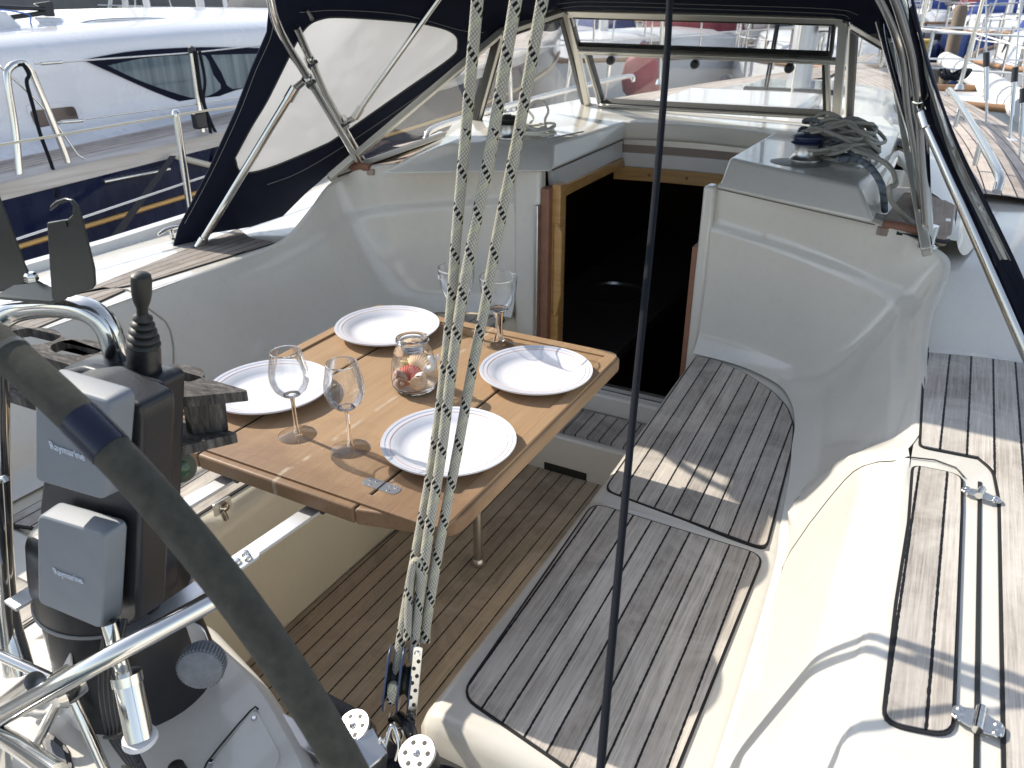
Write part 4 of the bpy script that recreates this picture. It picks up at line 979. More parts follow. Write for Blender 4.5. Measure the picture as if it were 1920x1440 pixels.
scallop('cream ribbed scallop shell leaning at the back of the jar', (-.002, .022, .024), (62, 0, -5), (.78, .55, .34), 1.25)
scallop('yellow scallop shell on edge at the left of the jar', (-.026, -.006, .028), (40, 60, 30), (.80, .62, .30), .8)
scallop('orange scallop shell lying low at the front of the jar', (.002, -.040, .020), (75, 0, 185), (.70, .20, .07), .5)
scallop('white scallop shell tilted at the right of the jar', (.018, -.026, .028), (35, -30, -40), (.82, .76, .72), .8)
snail('tan snail shell with brown spiral at the right front of the jar', (.025, -.026, .030), (70, 10, 20), (.66, .46, .30), 1.05)
snail('white pointed snail shell high at the right of the jar', (.022, .012, .050), (-50, 60, 20), (.84, .82, .80), 1.0, spire=1.6)
snail('grey brown striped snail shell low at the left of the jar', (-.018, -.030, .026), (80, -30, 60), (.42, .30, .24), 1.0, spire=1.4)
snail('pink snail shell at the bottom left of the jar', (-.030, -.018, .024), (60, 20, 100), (.66, .36, .34), .8)
# ================================================================== helm: pedestal, instruments, wheel
# moulded console the pedestal stands on
g = G()
cons = rounded([Z(-60, 1215, .42), Z(340, 1150, .42), Z(392, 1168, .42), Z(505, 1290, .42), Z(600, 1460, .42), V((-.60, .2, .42)), V((-1.2, .2, .42))], .05, 5)
low = [V((CX + (p.x - CX) * 1.10, p.y * 1.0 + (.03 if p.y > .5 else 0), 0)) for p in cons]
mid1 = [V((CX + (p.x - CX) * 1.0, p.y, .42)) for p in cons]; mid0 = [V((CX + (p.x - CX) * 1.03, p.y + (.008 if p.y > .5 else 0), .395)) for p in cons]
n_ = len(cons); g.add(mid1 + mid0 + low, [list(range(n_))] + [[i, (i + 1) % n_, (i + 1) % n_ + n_, i + n_] for i in range(n_)] + [[i + n_, (i + 1) % n_ + n_, (i + 1) % n_ + 2 * n_, i + 2 * n_] for i in range(n_)])
g.build('helm_console', GEL, Yt, bevel=.012, seg=3)
box('cockpit_sole_aft', (-.875, .0, .05), (.66, .5, .06), GEL, Yt)
Bn = thing('steering_pedestal', 'black steering pedestal with two grey covered instruments and a joystick lever', 'steering pedestal')
pc = V((-.955, .55, .42))
def oval(cx, cy, z, a, b, n=40): return [V((cx + a * math.cos(2 * math.pi * i / n), cy + b * math.sin(2 * math.pi * i / n), z)) for i in range(n)]
rows = [oval(pc.x - .02, pc.y - .03, z, a, b) for z, a, b in ((.415, .128, .118), (.43, .125, .115), (.50, .117, .107), (.60, .108, .098), (.608, .102, .094))]
g = G(); g_grid(g, rows, closeu=True); g.build('pedestal_base', BLK, Bn, angle=50)
rows = [oval(pc.x - .015, pc.y - .03, z, a, b) for z, a, b in ((.600, .113, .104), (.61, .115, .106), (.66, .108, .100), (.705, .10, .09), (.712, .085, .08), (.713, .01, .01))]
g = G(); g_grid(g, rows, closeu=True); g.build('pedestal_collar', BLK, Bn, angle=50)
tube('collar_rim', oval(pc.x - .015, pc.y - .03, .603, .115, .106), .0028, simple('edge_grey', (.22, .22, .22), .4), Bn, 6, closed=True)
# pod: back shell + front shell
T_ = lambda px, py, y: Y(px, py, y)
def slab(name, pts, yb, mat, parent, bev, taper=0):
    # pts: (px,py) on plane y ; extruded to yb
    return prism(name, pts, (0, yb - pts[0].y, 0), mat, parent, bevel=bev, seg=3)
yf = .430
fx0, fx1 = -.905, -.688; fz1 = 1.055; fz0 = .70
tilt = .0
fr1 = [V((-.897, yf, .985)), V((-.725, yf, 1.005)), V((-.700, yf, .99)), V((-.705, yf, .73)), V((-.74, yf, .69)), V((-.90, yf, .68))]
fr1 = [T_(165, 712, .44), T_(262, 762, .44), T_(266, 790, .44), T_(258, 1165, .44), T_(240, 1175, .44), T_(110, 1130, .44), T_(72, 960, .44), T_(100, 720, .44)]
prism('front_shell', rounded(fr1, .012), (0, .045, 0), BLK, Bn, bevel=.007, seg=3)
fr2 = [V((p.x, .478, p.z)) for p in fr1]
fr2 = [T_(150, 688, .478), T_(276, 722, .478), T_(288, 732, .478), T_(285, 1150, .478), T_(240, 1180, .478), T_(110, 1110, .478), T_(85, 900, .478), T_(100, 700, .478)]
prism('pod_flange', rounded(fr2, .010), (0, .018, 0), BLK, Bn, bevel=.004)
fr3 = [T_(150, 690, .50), T_(270, 716, .50), T_(284, 728, .50), T_(282, 1135, .50), T_(240, 1170, .50), T_(110, 1100, .50), T_(110, 690, .50)]
prism('back_shell', rounded(fr3, .014), (0, .05, 0), BLK, Bn, bevel=.008, seg=3)
for px, py in ((303, 827), (301, 1076)):
    c = T_(px - 14, py, .474); lathe('screw', [(0, .002), (.004, .0015), (.0052, 0), (.0052, -.003)], c + V((0, -.001, 0)), SS, Bn, axis=(.3, -1, 0), sides=16); bar('screw_slot', c + V((-.0025, -.0035, .001)), c + V((.003, -.0035, -.001)), .001, .0006, RUB, Bn)
# instrument covers
def text(s, size, loc, M, mat, parent, name='lettering'):
    cu = bpy.data.curves.new(name, 'FONT'); cu.body = s; cu.size = size; cu.extrude = .0002; cu.align_x = 'CENTER'; cu.align_y = 'CENTER'; cu.offset = size * .008
    o = bpy.data.objects.new(name, cu); COL.objects.link(o); bpy.context.view_layer.update()
    me = bpy.data.meshes.new_from_object(o.evaluated_get(bpy.context.evaluated_depsgraph_get())); bpy.data.objects.remove(o); bpy.data.curves.remove(cu)
    me.materials.clear(); me.materials.append(mat); q = bpy.data.objects.new(name, me); COL.objects.link(q); q.parent = parent; q.matrix_world = Matrix.Translation(loc) @ M.to_4x4(); return q
TXT = simple('pale_print', (.56, .62, .74), .6)
def cover(corners, side, yb, tpx):
    # front face corners TL,TR,BR,BL (px) at yb-.04, back rim grows outward; side: how far it widens
    yy = .404
    fc = [T_(px, py, yy) for px, py in corners]
    c = sum(fc, V()) / 4
    back = [V((c.x + (p.x - c.x) * 1.05, .432, c.z + (p.z - c.z) * 1.05)) for p in fc]
    fr = rounded(fc, .013, 6); bk = rounded(back, .016, 6); md = [a.lerp(b, .82) for a, b in zip(fr, bk)]; md = [V((m.x + (b.x - m.x) * .75, m.y, m.z + (b.z - m.z) * .75)) for m, b in zip(md, bk)]
    n = len(fr); g = G(); md0 = [V((f.x + (m.x - f.x) * .35, f.y + .004, f.z + (m.z - f.z) * .35)) for f, m in zip(fr, md)]
    g.add(fr + md0 + md + bk, [list(range(n))] + [[k * n + i, k * n + (i + 1) % n, (k + 1) * n + (i + 1) % n, (k + 1) * n + i] for k in range(3) for i in range(n)] + [[3 * n + i for i in range(n)][::-1]])
    o = g.build('instrument_cover', GREYP, Bn, bevel=.002, angle=30)
    e = (fc[1] - fc[0]).normalized(); up = V((0, 0, 1)); up = (up - e * up.dot(e)).normalized(); nn = e.cross(up)
    M = Matrix(((e.x, up.x, nn.x), (e.y, up.y, nn.y), (e.z, up.z, nn.z)))
    text('Raymarine', .0140, T_(tpx[0], tpx[1], yy - .0018), M, TXT, o)
cover(((66, 712), (206, 755), (196, 938), (66, 900)), .02, 0, (125, 846))
cover(((70, 966), (196, 1004), (190, 1180), (72, 1130)), .02, 0, (127, 1080))
# joystick
jb = T_(271, 700, .52)
jax = (T_(267, 585, .52) - jb).normalized()
lathe('lever_base', [(.0, .040), (.017, .040), (.0185, .034), (.0188, .004), (.0195, 0), (.0195, -.01), (0, -.01)], jb, BLK, Bn, sides=28, axis=jax)
lathe('lever_ring', [(.0192, .001), (.0196, .0), (.0196, -.004), (.0192, -.005)], jb, simple('grey_ring', (.25, .25, .23), .5), Bn, sides=28, axis=jax)
bel = []
for i in range(5):
    z = .038 + i * .0085; r = .0195 - i * .0022 if i else .0185
    bel += [(r - .0045, z), (r, z + .003), (r, z + .0048), (r - .0045, z + .0078)]
lathe('lever_bellows', bel + [(.006, .084)], jb, RUB, Bn, sides=28, angle=70, axis=jax)
lathe('lever_knob', [(.006, .076), (.0066, .090), (.0095, .098), (.0112, .108), (.0115, .124), (.0105, .130), (.007, .1325), (0, .133)], jb, RUB, Bn, sides=24, sx=.86, axis=jax)
# friction knob and its plate
kc = T_(385, 1232, .47)
prism('knob_plate', rounded([kc + V((-.045, .012, .035)), kc + V((-.010, .012, .035)), kc + V((.006, .012, -.055)), kc + V((-.036, .012, -.065))], .008), (0, .003, 0), BARAL, Bn, bevel=.001)
KN = simple('worn_grey_knob', (.17, .18, .20), .7, var=.45, vs=60, bump=.4, bs=300)
kax = V((.55, -.8, .15)).normalized(); g = G(); pr = [(0, .030), (.022, .030), (.0275, .027), (.0285, .022), (.0285, .006), (.026, .0), (0, 0)]; g_lathe(g, pr, kc, kax, sides=48)
kn = g.build('friction_knob', KN, Bn, angle=30)
u = kax.cross(V((0, 0, 1))).normalized(); v = kax.cross(u); g = G()
for i in range(40):
    a = 2 * math.pi * i / 40; d = u * math.cos(a) + v * math.sin(a); g_bar(g, kc + d * .0288 + kax * .007, kc + d * .0288 + kax * .025, .0022, .0022, d)
g.build('knob_ridges', KN, kn, smooth=False)
lathe('screw', [(0, .001), (.003, .0008), (.0038, 0)], T_(364, 1282, .463), SS, Bn, axis=(0, -1, 0), sides=12)
prism('base_bracket', [T_(95, 1290, .40), T_(130, 1225, .42), T_(150, 1372, .39), T_(110, 1345, .385)], (0, .004, 0), BARAL, Bn, bevel=.001)
tube('pedestal_collar_ring', oval(-1.0, .40, .47, .035, .03, 20), .006, simple('pale_sleeve', (.5, .5, .5), .5), Bn, 8, closed=True)
# cables down the front
for k in range(4):
    tube('cable', [T_(205 + k * 9, 1160, .42), T_(196 + k * 9, 1215, .40), T_(192 + k * 9, 1290, .385), T_(205 + k * 8, 1370, .38), T_(232 + k * 7, 1415, .375), T_(262 + k * 5, 1450 + k * 4, .37)], .0052, BLK, Bn, 10, n=6)
for px, py in ((212, 1378), (247, 1433)): tube('cable_tie', [T_(px - 17, py + 4, .372), T_(px, py + 5, .368), T_(px + 19, py - 3, .372)], .0022, RUB, Bn, 6, n=3)
# pedestal guard: stainless hoop and its legs, rail across
Gd = thing('pedestal_guard', 'polished stainless guard hoop with legs and a slanting rail around the black pedestal', 'guard rail')
tube('hoop', [T_(222, 700, .535), T_(217, 660, .535), T_(200, 612, .535), T_(165, 582, .53), T_(110, 573, .525), T_(50, 578, .52), T_(14, 590, .51), T_(-4, 612, .50), T_(-6, 700, .49), T_(-2, 900, .46), T_(12, 1130, .43), T_(46, 1262, .405)], .0150, SS, Gd, 20, n=8)
tube('leg', [T_(-14, 900, .44), T_(2, 1120, .42), T_(22, 1262, .40)], .0125, SS, Gd, 16, n=5)
lathe('leg_gasket', [(.0, .004), (.026, .003), (.027, -.003), (0, -.004)], T_(40, 1280, .405) + V((0, 0, -.014)), simple('white_gasket', (.75, .75, .76), .5), Gd, sides=24)
tube('clamp_ring', [T_(x, y, .43) for x, y in ((-4, 900), (10, 896), (14, 902))], .004, SS, Gd, 8)
tube('rail', [T_(450, 1098, .50), T_(395, 1128, .47), T_(190, 1240, .37), T_(0, 1345, .305), T_(-120, 1410, .26)], .0125, SS, Gd, 20, n=4)
tube('leg', [T_(205, 1170, .405), T_(232, 1262, .39), T_(236, 1285, .39)], .0095, SS, Gd, 16)
tube('leg', [T_(238, 1270, .388), T_(262, 1385, .365)], .0165, SS, Gd, 20); tube('leg_collar', [T_(236, 1262, .389), T_(240, 1280, .386)], .0185, SS, Gd, 20)
lathe('leg_gasket', [(.0, .004), (.020, .003), (.021, -.003), (0, -.004)], T_(262, 1384, .365), simple('white_gasket2', (.78, .78, .79), .5), Gd, sides=24)
tube('brace', [T_(-40, 1345, .33), T_(20, 1312, .34), T_(66, 1278, .35)], .0135, SS, Gd, 18)
tube('brace', [T_(-10, 1372, .30), T_(40, 1402, .285), T_(110, 1450, .27)], .0115, SS, Gd, 18)
tube('brace', [T_(4, 1375, .30), T_(10, 1460, .30)], .010, SS, Gd, 16)
# hook bracket on the hoop
Hk = thing('hook_bracket', 'dark metal bracket with two upright arms, one ending in a hook, bolted on the hoop', 'bracket')
DM = simple('dark_anodised', (.045, .047, .042), .33, .55, var=.2, vs=30)
yh = .50
arm = [(97, 560), (93, 500), (88, 418), (116, 413), (126, 412), (136, 403), (136, 386), (128, 377), (108, 384), (93, 396), (94, 386), (104, 377), (120, 372), (134, 375), (146, 388), (153, 412), (176, 505), (178, 535), (172, 543), (150, 550), (108, 568)]
prism('hook_arm', [T_(a, b, yh) for a, b in arm], (-.0015, .0035, 0), DM, Hk, bevel=.0008)
lathe('arm_hole', [(0, .0005), (.0035, .0005), (.0035, -.0005)], T_(121, 420, yh - .001), RUB, Hk, axis=(0, -1, 0), sides=14)
armL = [(-60, 560), (-60, 330), (-5, 365), (20, 430), (46, 500), (56, 520), (48, 530), (0, 548)]
prism('plain_arm', [T_(a, b, yh + .01) for a, b in armL], (-.0015, .0035, 0), DM, Hk, bevel=.0008)
prism('base_plate', [T_(-30, 552, .505), T_(0, 548, .505), T_(50, 520, .515), T_(62, 520, .515), T_(102, 540, .505), T_(106, 562, .50), T_(96, 566, .50), T_(0, 556, .495)], (0, 0, -.004), DM, Hk, bevel=.001)
lathe('bracket_bolt', [(0, .010), (.005, .010), (.0078, .006), (.0078, 0)], T_(60, 526, .508), SS, Hk, sides=6)
# ---- wheel
Wl = thing('helm_wheel', 'large helm wheel with grey green suede covered rim crossing the lower left', 'helm wheel')
wr_, wz, wy_ = .6235, .586, .30
ringp = [V((CX + wr_ * math.sin(2 * math.pi * i / 144), wy_, wz + wr_ * math.cos(2 * math.pi * i / 144))) for i in range(144)]
def dev(p): return p
rim = tube('rim', ringp, .0150, SUEDE, Wl, 24, closed=True)
def angof(px, py): q = Y(px, py, wy_); return math.atan2(q.x - CX, q.z - wz)
def arcseg(name, a0, a1, r, mat): tube(name, [V((CX + wr_ * math.sin(lerp(a0, a1, i / 8)), wy_, wz + wr_ * math.cos(lerp(a0, a1, i / 8)))) for i in range(9)], r, mat, Wl, 24)
a1_ = angof(188, 812)
arcseg('spoke_tape', a1_ - .036, a1_ + .022, .0156, simple('shiny_navy_tape', (.008, .011, .03), .22))
arcseg('cover_seam', angof(20, 672) - .006, angof(20, 672) + .002, .0160, simple('clear_tape', (.10, .10, .085), .18))
for k in range(6):
    a = a1_ - .008 + k * math.pi / 3; e = V((CX + (wr_ - .012) * math.sin(a), wy_, wz + (wr_ - .012) * math.cos(a))) ; c = V((CX + .02 * math.sin(a), wy_ + .07, wz + .02 * math.cos(a)))
    if k in (0, 5, 1): continue
    tube('spoke', [c, e], .007, SS, Wl, 12)
lathe('hub', [(0, -.015), (.024, -.015), (.024, .012), (.016, .02), (0, .02)], (CX, wy_ + .07, wz), SS, Wl, axis=(0, -1, 0), sides=30)
tube('axle', [(CX, wy_ + .07, wz), (CX, .46, wz)], .012, SS, Wl, 16)
# ---- cup rack
CR = thing('cup_rack', 'dark weathered teak drinks rack with oval cup holes behind the steering pedestal', 'cup rack')
WT = MT('bleached_dark_teak'); g_ = WT.noise(WT.scale(WT.geo(), (45, 160, 14)), 1.0, 5, .7, .5); WT.l(WT.ramp(g_, [(.33, (.028, .026, .026)), (.52, (.10, .092, .086)), (.7, (.21, .195, .18))]), WT.b.inputs['Base Color']); WT.set(rough=.85, spec=.2); WT.bump(g_, .6, .0015); WT = WT.m
ztop = .955
rk = [Z(466, 733, ztop), Z(348, 700, ztop), Z(250, 672, ztop), Z(100, 622, ztop), Z(0, 603, ztop), Z(-200, 560, ztop), Z(-260, 590, ztop), Z(0, 670, ztop), Z(120, 700, ztop), Z(360, 752, ztop), Z(450, 742, ztop)]
holes = []
def ell(cx, cy, a, b, ang, n=24):
    return [(cx + a * math.cos(t) * math.cos(ang) - b * math.sin(t) * math.sin(ang), cy + a * math.cos(t) * math.sin(ang) + b * math.sin(t) * math.cos(ang)) for t in [2 * math.pi * i / n for i in range(n)]]
from mathutils.geometry import tessellate_polygon
def holed(name, outer, hls, z, th, mat, parent):
    polys = [[V((p.x, p.y, 0)) for p in outer]] + [[V((a, b, 0)) for a, b in h] for h in hls]
    tris = tessellate_polygon(polys); allp = [p for q in polys for p in q]; n = len(allp); g = G()
    vs = [V((p.x, p.y, z)) for p in allp] + [V((p.x, p.y, z - th)) for p in allp]; fs = [list(t) for t in tris] + [[i + n for i in t][::-1] for t in tris]; b = 0
    for q in polys:
        m = len(q); fs += [[b + i, b + (i + 1) % m, b + (i + 1) % m + n, b + i + n] for i in range(m)]; b += m
    g.add(vs, fs); return g.build(name, mat, parent, smooth=False, bevel=.0012)
def hole_at(px, py, a=.038, b=.030): c = Z(px, py, ztop); return ell(c.x, c.y, a, b, 0.15)
hs = [hole_at(60, 630, .045, .030), hole_at(146, 651, .043, .026), hole_at(330, 700, .040, .026)]
out_ = rounded([Z(468, 733, ztop), Z(345, 697, ztop), Z(250, 676, ztop), Z(110, 628, ztop), Z(10, 605, ztop), Z(-200, 545, ztop), Z(-230, 600, ztop), Z(0, 645, ztop), Z(150, 690, ztop), Z(345, 745, ztop)], .008, 3)
holed('rack_top', out_, hs, ztop, .014, WT, CR)
zl = .885
lo = [Z(447, 812, zl), Z(300, 770, zl), Z(0, 690, zl), Z(-200, 640, zl), Z(-200, 700, zl), Z(0, 735, zl), Z(335, 838, zl)]
prism('rack_shelf', rounded(lo, .006, 3), (0, 0, -.014), WT, CR, bevel=.0015)
ue = [Z(350, 745, ztop - .014), Z(428, 740, ztop - .014)]
q0_ = T_(352, 748, .555); q1_ = T_(428, 746, .575)
prism('rack_end', [V((ue[0].x, ue[0].y, ztop - .014)), V((ue[1].x - .006, ue[1].y, ztop - .014)), V((ue[1].x - .012, ue[1].y, zl)), V((ue[0].x - .004, ue[0].y, zl))], (-.016, .004, 0), WT, CR, bevel=.001)
prism('rack_strut', [T_(100, 668, .60), T_(128, 670, .60), T_(122, 705, .60), T_(92, 700, .60)], (0, .01, 0), WT, CR, bevel=.001)
lens = thing('compass_light', 'small round green grey lamp knob beside the rack under the table edge', 'lamp'); lc = T_(338, 878, .57)
lathe('lamp_body', [(0, .004), (.014, .004), (.021, .002), (.021, -.006), (.018, -.012), (0, -.012)], lc, simple('olive_rubber', (.07, .08, .055), .6), lens, axis=(.8, -.6, .1), sides=24); lathe('lamp_lens', [(0, .009), (.010, .007), (.014, .003)], lc, simple('green_lens', (.04, .09, .05), .15), lens, axis=(.8, -.6, .1), sides=20)
# ================================================================== mainsheet and other lines
def sheet(name, pts, r, label, mat=ROPE, group='mainsheet falls'):
    o = tube(name, pts, r, mat, None, 16, n=6); tag(o, label, 'rope', group); return o
blk = Z(752, 1262, .56)
RR = .0076
tA = D(893, 0, 1.03); tB = D(967, 0, 1.04); tC = D(1014, 0, 1.05)
bA = D(738, 1298, 1.20); bB = D(776, 1235, 1.18); bC = D(797, 1195, 1.18)
def fall(top, bot, mids): return [top + (top - bot) * 2.6, top] + mids + [bot]
def fpath(px, dz):
    q = [D(x, y, 1.03 + .17 * y / 1298 + (dz if 100 < y < 1150 else 0)) for x, y in px]
    return [q[0] + (q[0] - q[1]).normalized() * 2.4] + q
sheet('mainsheet_fall', fpath(((895, 0), (874, 240), (856, 440), (847, 560), (833, 700), (812, 860), (785, 1010), (757, 1165), (739, 1298)), .008), RR * .98, 'leftmost of the three cream braided mainsheet falls, coming down to the block')
sheet('mainsheet_fall', fpath(((967, 0), (927, 240), (888, 440), (866, 560), (846, 700), (826, 860), (802, 1010), (781, 1165), (775, 1240)), -.009), RR * 1.02, 'middle cream braided mainsheet fall, meeting the left one above the table')
sheet('mainsheet_fall', fpath(((1017, 0), (974, 240), (933, 440), (912, 560), (884, 700), (855, 860), (826, 1010), (800, 1165), (797, 1205)), 0), RR * .98, 'right hand cream braided mainsheet fall, clear of the others over the front plate')
bl2 = tube('becket_loop', [D(764, 1200, 1.172), D(768, 1100, 1.163), D(775, 1060, 1.158), D(785, 1055, 1.156), D(789, 1100, 1.163), D(779, 1198, 1.172)], .006, ROPE, None, 14, n=5); tag(bl2, 'doubled eye splice of cream braid just above the blue block', 'rope', 'mainsheet falls')
# lower block
Bk = thing('mainsheet_block', 'blue cheeked mainsheet block with perforated steel strap hanging in the rope', 'pulley block')
ax = (D(752, 1200, 1.18) - D(738, 1330, 1.235)).normalized(); bc = D(752, 1275, 1.205)
sd_ = (right - ax * right.dot(ax)).normalized(); outv = ax.cross(sd_)
BLU = simple('blue_grey_cheek', (.045, .07, .14), .32)
def cheek_(off, w=.003):
    pts = []
    for i in range(28):
        a = 2 * math.pi * i / 28; pts.append(bc + ax * math.sin(a) * .050 + outv * math.cos(a) * .030 + sd_ * off)
    prism('cheek', pts, sd_ * w, BLU, Bk, bevel=.001)
cheek_(-.021); cheek_(-.0015); cheek_(.014)
lathe('sheave', [(.024, -.008), (.019, -.003), (.019, .003), (.024, .008), (0, .008)], bc - sd_ * .010, RUB, Bk, axis=sd_, sides=28); lathe('sheave', [(.024, -.006), (.019, -.002), (.019, .002), (.024, .006), (0, .006)], bc + sd_ * .007, RUB, Bk, axis=sd_, sides=28)
st_ = [bc + ax * .072 + sd_ * .017 - outv * .007, bc + ax * .072 + sd_ * .017 + outv * .007, bc - ax * .056 + sd_ * .014 + outv * .008, bc - ax * .056 + sd_ * .014 - outv * .008]
vtow = (CAM - bc).normalized()
stn = (vtow - ax * vtow.dot(ax)).normalized(); stw = ax.cross(stn)
s_c = bc + sd_ * .0185 + stn * .026
def sp(a, b): return s_c + ax * a + stw * b
strp = prism('steel_strap', rounded([sp(.068, -.0065), sp(.068, .0065), sp(-.052, .0085), sp(-.058, -.004)], .005), stn * -.0015, SS, Bk, bevel=.0005)
for i in range(9):
    lathe('strap_hole', [(0, .0003), (.0028, .0003), (.0028, -.0003)], sp(.046 - i * .011, (-.0025 if i % 2 else .0028)) + stn * .0004, RUB, strp, axis=stn, sides=12)
lathe('strap_pin', [(0, .003), (.003, .003), (.0045, .0)], sp(.058, 0), SS, Bk, axis=stn, sides=14)
tube('rope_in_block', [bA, bc - sd_ * .010 + stn * .026 + ax * .005, bc - sd_ * .010 + stn * .020 - ax * .018, bc - sd_ * .010 - ax * .027, bc - sd_ * .010 - stn * .02 - ax * .005], RR, ROPE, Bk, 14, n=6)
for k, (a, b) in enumerate(((-.055, .0), (-.075, .004))):
    tube('shackle', [bc + ax * (a) + sd_ * .006, bc + ax * (a - .012) + sd_ * .010, bc + ax * (a - .026) + sd_ * .004, bc + ax * (a - .012) - sd_ * .006, bc + ax * a - sd_ * .004], .0025, SS, Bk, 8, closed=True, n=4)
lathe('shackle_pin', [(0, .006), (.005, .006), (.005, -.006), (0, -.006)], bc - ax * .060 - sd_ * .008, SS, Bk, axis=stn, sides=14)
# swivelling cam blocks on the traveller
trv = thing('traveller', 'dark traveller track and car under the mainsheet block', 'traveller')
tz = Z(740, 1440, .44)
box('track', (-.60, tz.y - .005, .405), (.62, .035, .02), SSB, trv, bevel=.002); box('car', (tz.x, tz.y, .425), (.11, .07, .03), BLK, trv, bevel=.006)
box('track_beam', (-.60, tz.y - .01, .375), (.66, .06, .04), GEL, trv, bevel=.004)
def camblock(px, py, axd, label, r=.024):
    t = thing('turning_block', label, 'pulley block', 'stainless turning blocks'); c = Z(px, py, .49); a = V(axd).normalized()
    lathe('block_cheek', [(0, .003), (r * .97, .003), (r, .002), (r, -.002), (0, -.002)], c, SSB, t, axis=a, sides=36, angle=15)
    lathe('block_body', [(0, -.002), (r * .92, -.002), (r * .92, -.03), (0, -.03)], c, RUB, t, axis=a, sides=24)
    u = a.cross(V((0, 1, 0))).normalized(); v = a.cross(u)
    for i in range(6):
        q = c + (u * math.cos(i * math.pi / 3 + .3) + v * math.sin(i * math.pi / 3 + .3)) * r * .62 + a * .003; lathe('cheek_hole', [(0, .0003), (.0034, .0003), (.0034, -.0003)], q, RUB, t, axis=a, sides=12)
    lathe('axle_cap', [(0, .006), (.004, .005), (.0055, .002)], c, SS, t, axis=a, sides=16); return t, c, a
t1, c1_, a1v = camblock(663, 1362, (-.15, -.35, 1), 'left stainless turning block with six round holes, by the wheel rim')
Mx = Matrix.Rotation(R(-30), 3, 'Z')
prism('cleat_housing', [c1_ + V((.010, -.018, .002)), c1_ + V((.026, .012, .004)), c1_ + V((.062, -.005, -.01)), c1_ + V((.050, -.045, -.012))], (0, -.004, -.035), SSB, t1, bevel=.003)
t2, c2_, a2v = camblock(782, 1414, (-.1, -.3, 1), 'right stainless turning block with six round holes, beside the seat corner', .026)
tube('shackle_bow', [Z(722, 1400, .48), Z(735, 1360, .50), Z(748, 1395, .48), Z(742, 1425, .46)], .0032, SS, t2, 8, n=5); tube('shackle_bow', [Z(700, 1425, .46), Z(716, 1385, .49), Z(722, 1410, .47)], .0032, SS, t1, 8, n=5)
# black tube / lines at the traveller
o = tube('black_hose', [Z(545, 1272, .445), Z(580, 1298, .445), Z(620, 1320, .445), Z(672, 1350, .44), Z(690, 1380, .44)], .0115, BLACKROPE, None, 14, n=6); tag(o, 'thick black braided line running from the helm to the left turning block', 'rope', 'black traveller lines')
o = tube('black_line', [Z(570, 1352, .445), Z(600, 1370, .45), Z(660, 1392, .45), Z(690, 1402, .45)], .0075, BLACKROPE, None, 12, n=6); tag(o, 'thinner black line passing under the left turning block cheek', 'rope', 'black traveller lines')
o = tube('black_line', [Z(615, 1420, .435), Z(650, 1436, .44), Z(720, 1437, .45), Z(770, 1425, .455), Z(812, 1436, .45), Z(835, 1480, .44)], .0085, BLACKROPE, None, 12, n=6); tag(o, 'black line wrapped round the right turning block at the bottom edge', 'rope', 'black traveller lines')
o = tube('black_line', [Z(640, 1460, .43), Z(820, 1445, .43), Z(900, 1480, .43)], .0085, BLACKROPE, None, 12, n=6); tag(o, 'lowest black line, cut by the bottom edge of the picture', 'rope', 'black traveller lines')
o = tube('black_strap', [Z(748, 1345, .47), Z(765, 1362, .485), Z(776, 1390, .47)], .009, simple('black_tube', (.02, .02, .022), .25), None, 12, n=6); tag(o, 'short curved black rubber boot between the blue block and the right turning block', 'rubber boot')
# black backstay-like control line
o = tube('black_control_line', [D(1262, -400, 1.22) + (D(1262, -400, 1.22) - D(1256, 0, 1.13)) * 6, D(1262, -400, 1.22), D(1256, 0, 1.13), D(1232, 330, 1.04), D(1185, 800, .93), D(1126, 1440, .86), D(1100, 1750, .84)], [.0046] * 7, BLACKROPE, None, 12, n=5); tag(o, 'thin black line hanging vertically in front of the companionway and the starboard seats', 'rope')
# small hatch plate with screws on the console
prism('console_hatch', rounded([Z(388, 1440, .423), Z(478, 1325, .423), Z(530, 1420, .423), Z(470, 1500, .423)], .02), (0, 0, -.003), GEL, Yt, bevel=.001)
tube('hatch_seam', [Z(392, 1448, .424), Z(388, 1430, .424), Z(470, 1332, .424), Z(484, 1330, .424)], .0014, RUB, Yt, 6, n=3)
for px, py in ((476, 1346), (396, 1427)): lathe('hatch_screw', [(0, .001), (.003, .001), (.004, 0)], Z(px, py, .425), SS, Yt, sides=12)
prism('socket_frame', rounded([Z(75, 1385, .424), Z(95, 1373, .424), Z(128, 1402, .424), Z(138, 1440, .424), Z(100, 1452, .424)], .006), (0, 0, -.004), BLK, Yt, bevel=.001)
prism('socket_plate', rounded([Z(84, 1392, .4265), Z(96, 1385, .4265), Z(118, 1405, .4265), Z(126, 1434, .4265), Z(102, 1440, .4265)], .006), (0, 0, -.003), KN, Yt)
lathe('drain_stub', [(0, .014), (.011, .012), (.013, 0)], Z(333, 1447, .42), RUB, Yt, sides=18)
# ================================================================== winches and line tangles
def winch(c, label, k=1.0):
    t = thing('winch', label, 'winch', 'sheet winches'); t.location = c
    lathe('drum', [(.040, 0), (.040, .004), (.034, .010), (.031, .018), (.030, .035), (.033, .044), (0, .044)], (0, 0, 0), SSB, t, sides=40)
    lathe('self_tailer', [(.0, .044), (.040, .044), (.0425, .048), (.034, .052), (.034, .054), (.0425, .058), (.041, .063), (.030, .068), (.012, .070), (.012, .074), (0, .074)], (0, 0, 0), NAVYG if k > 1 else RUB, t, sides=40, angle=30)
    lathe('drive_ring', [(.006, .0745), (.010, .0742), (.012, .072)], (0, 0, 0), SS, t, sides=20); t.scale = (k, k, k); return t
winch(Z(1508, 300, .972), 'blue topped winch half buried in the grey line tangle on the starboard plinth', 1.05)
winch(Z(952, 258, .972), 'dark topped winch on the port plinth beside white coiled cord', 1.0)
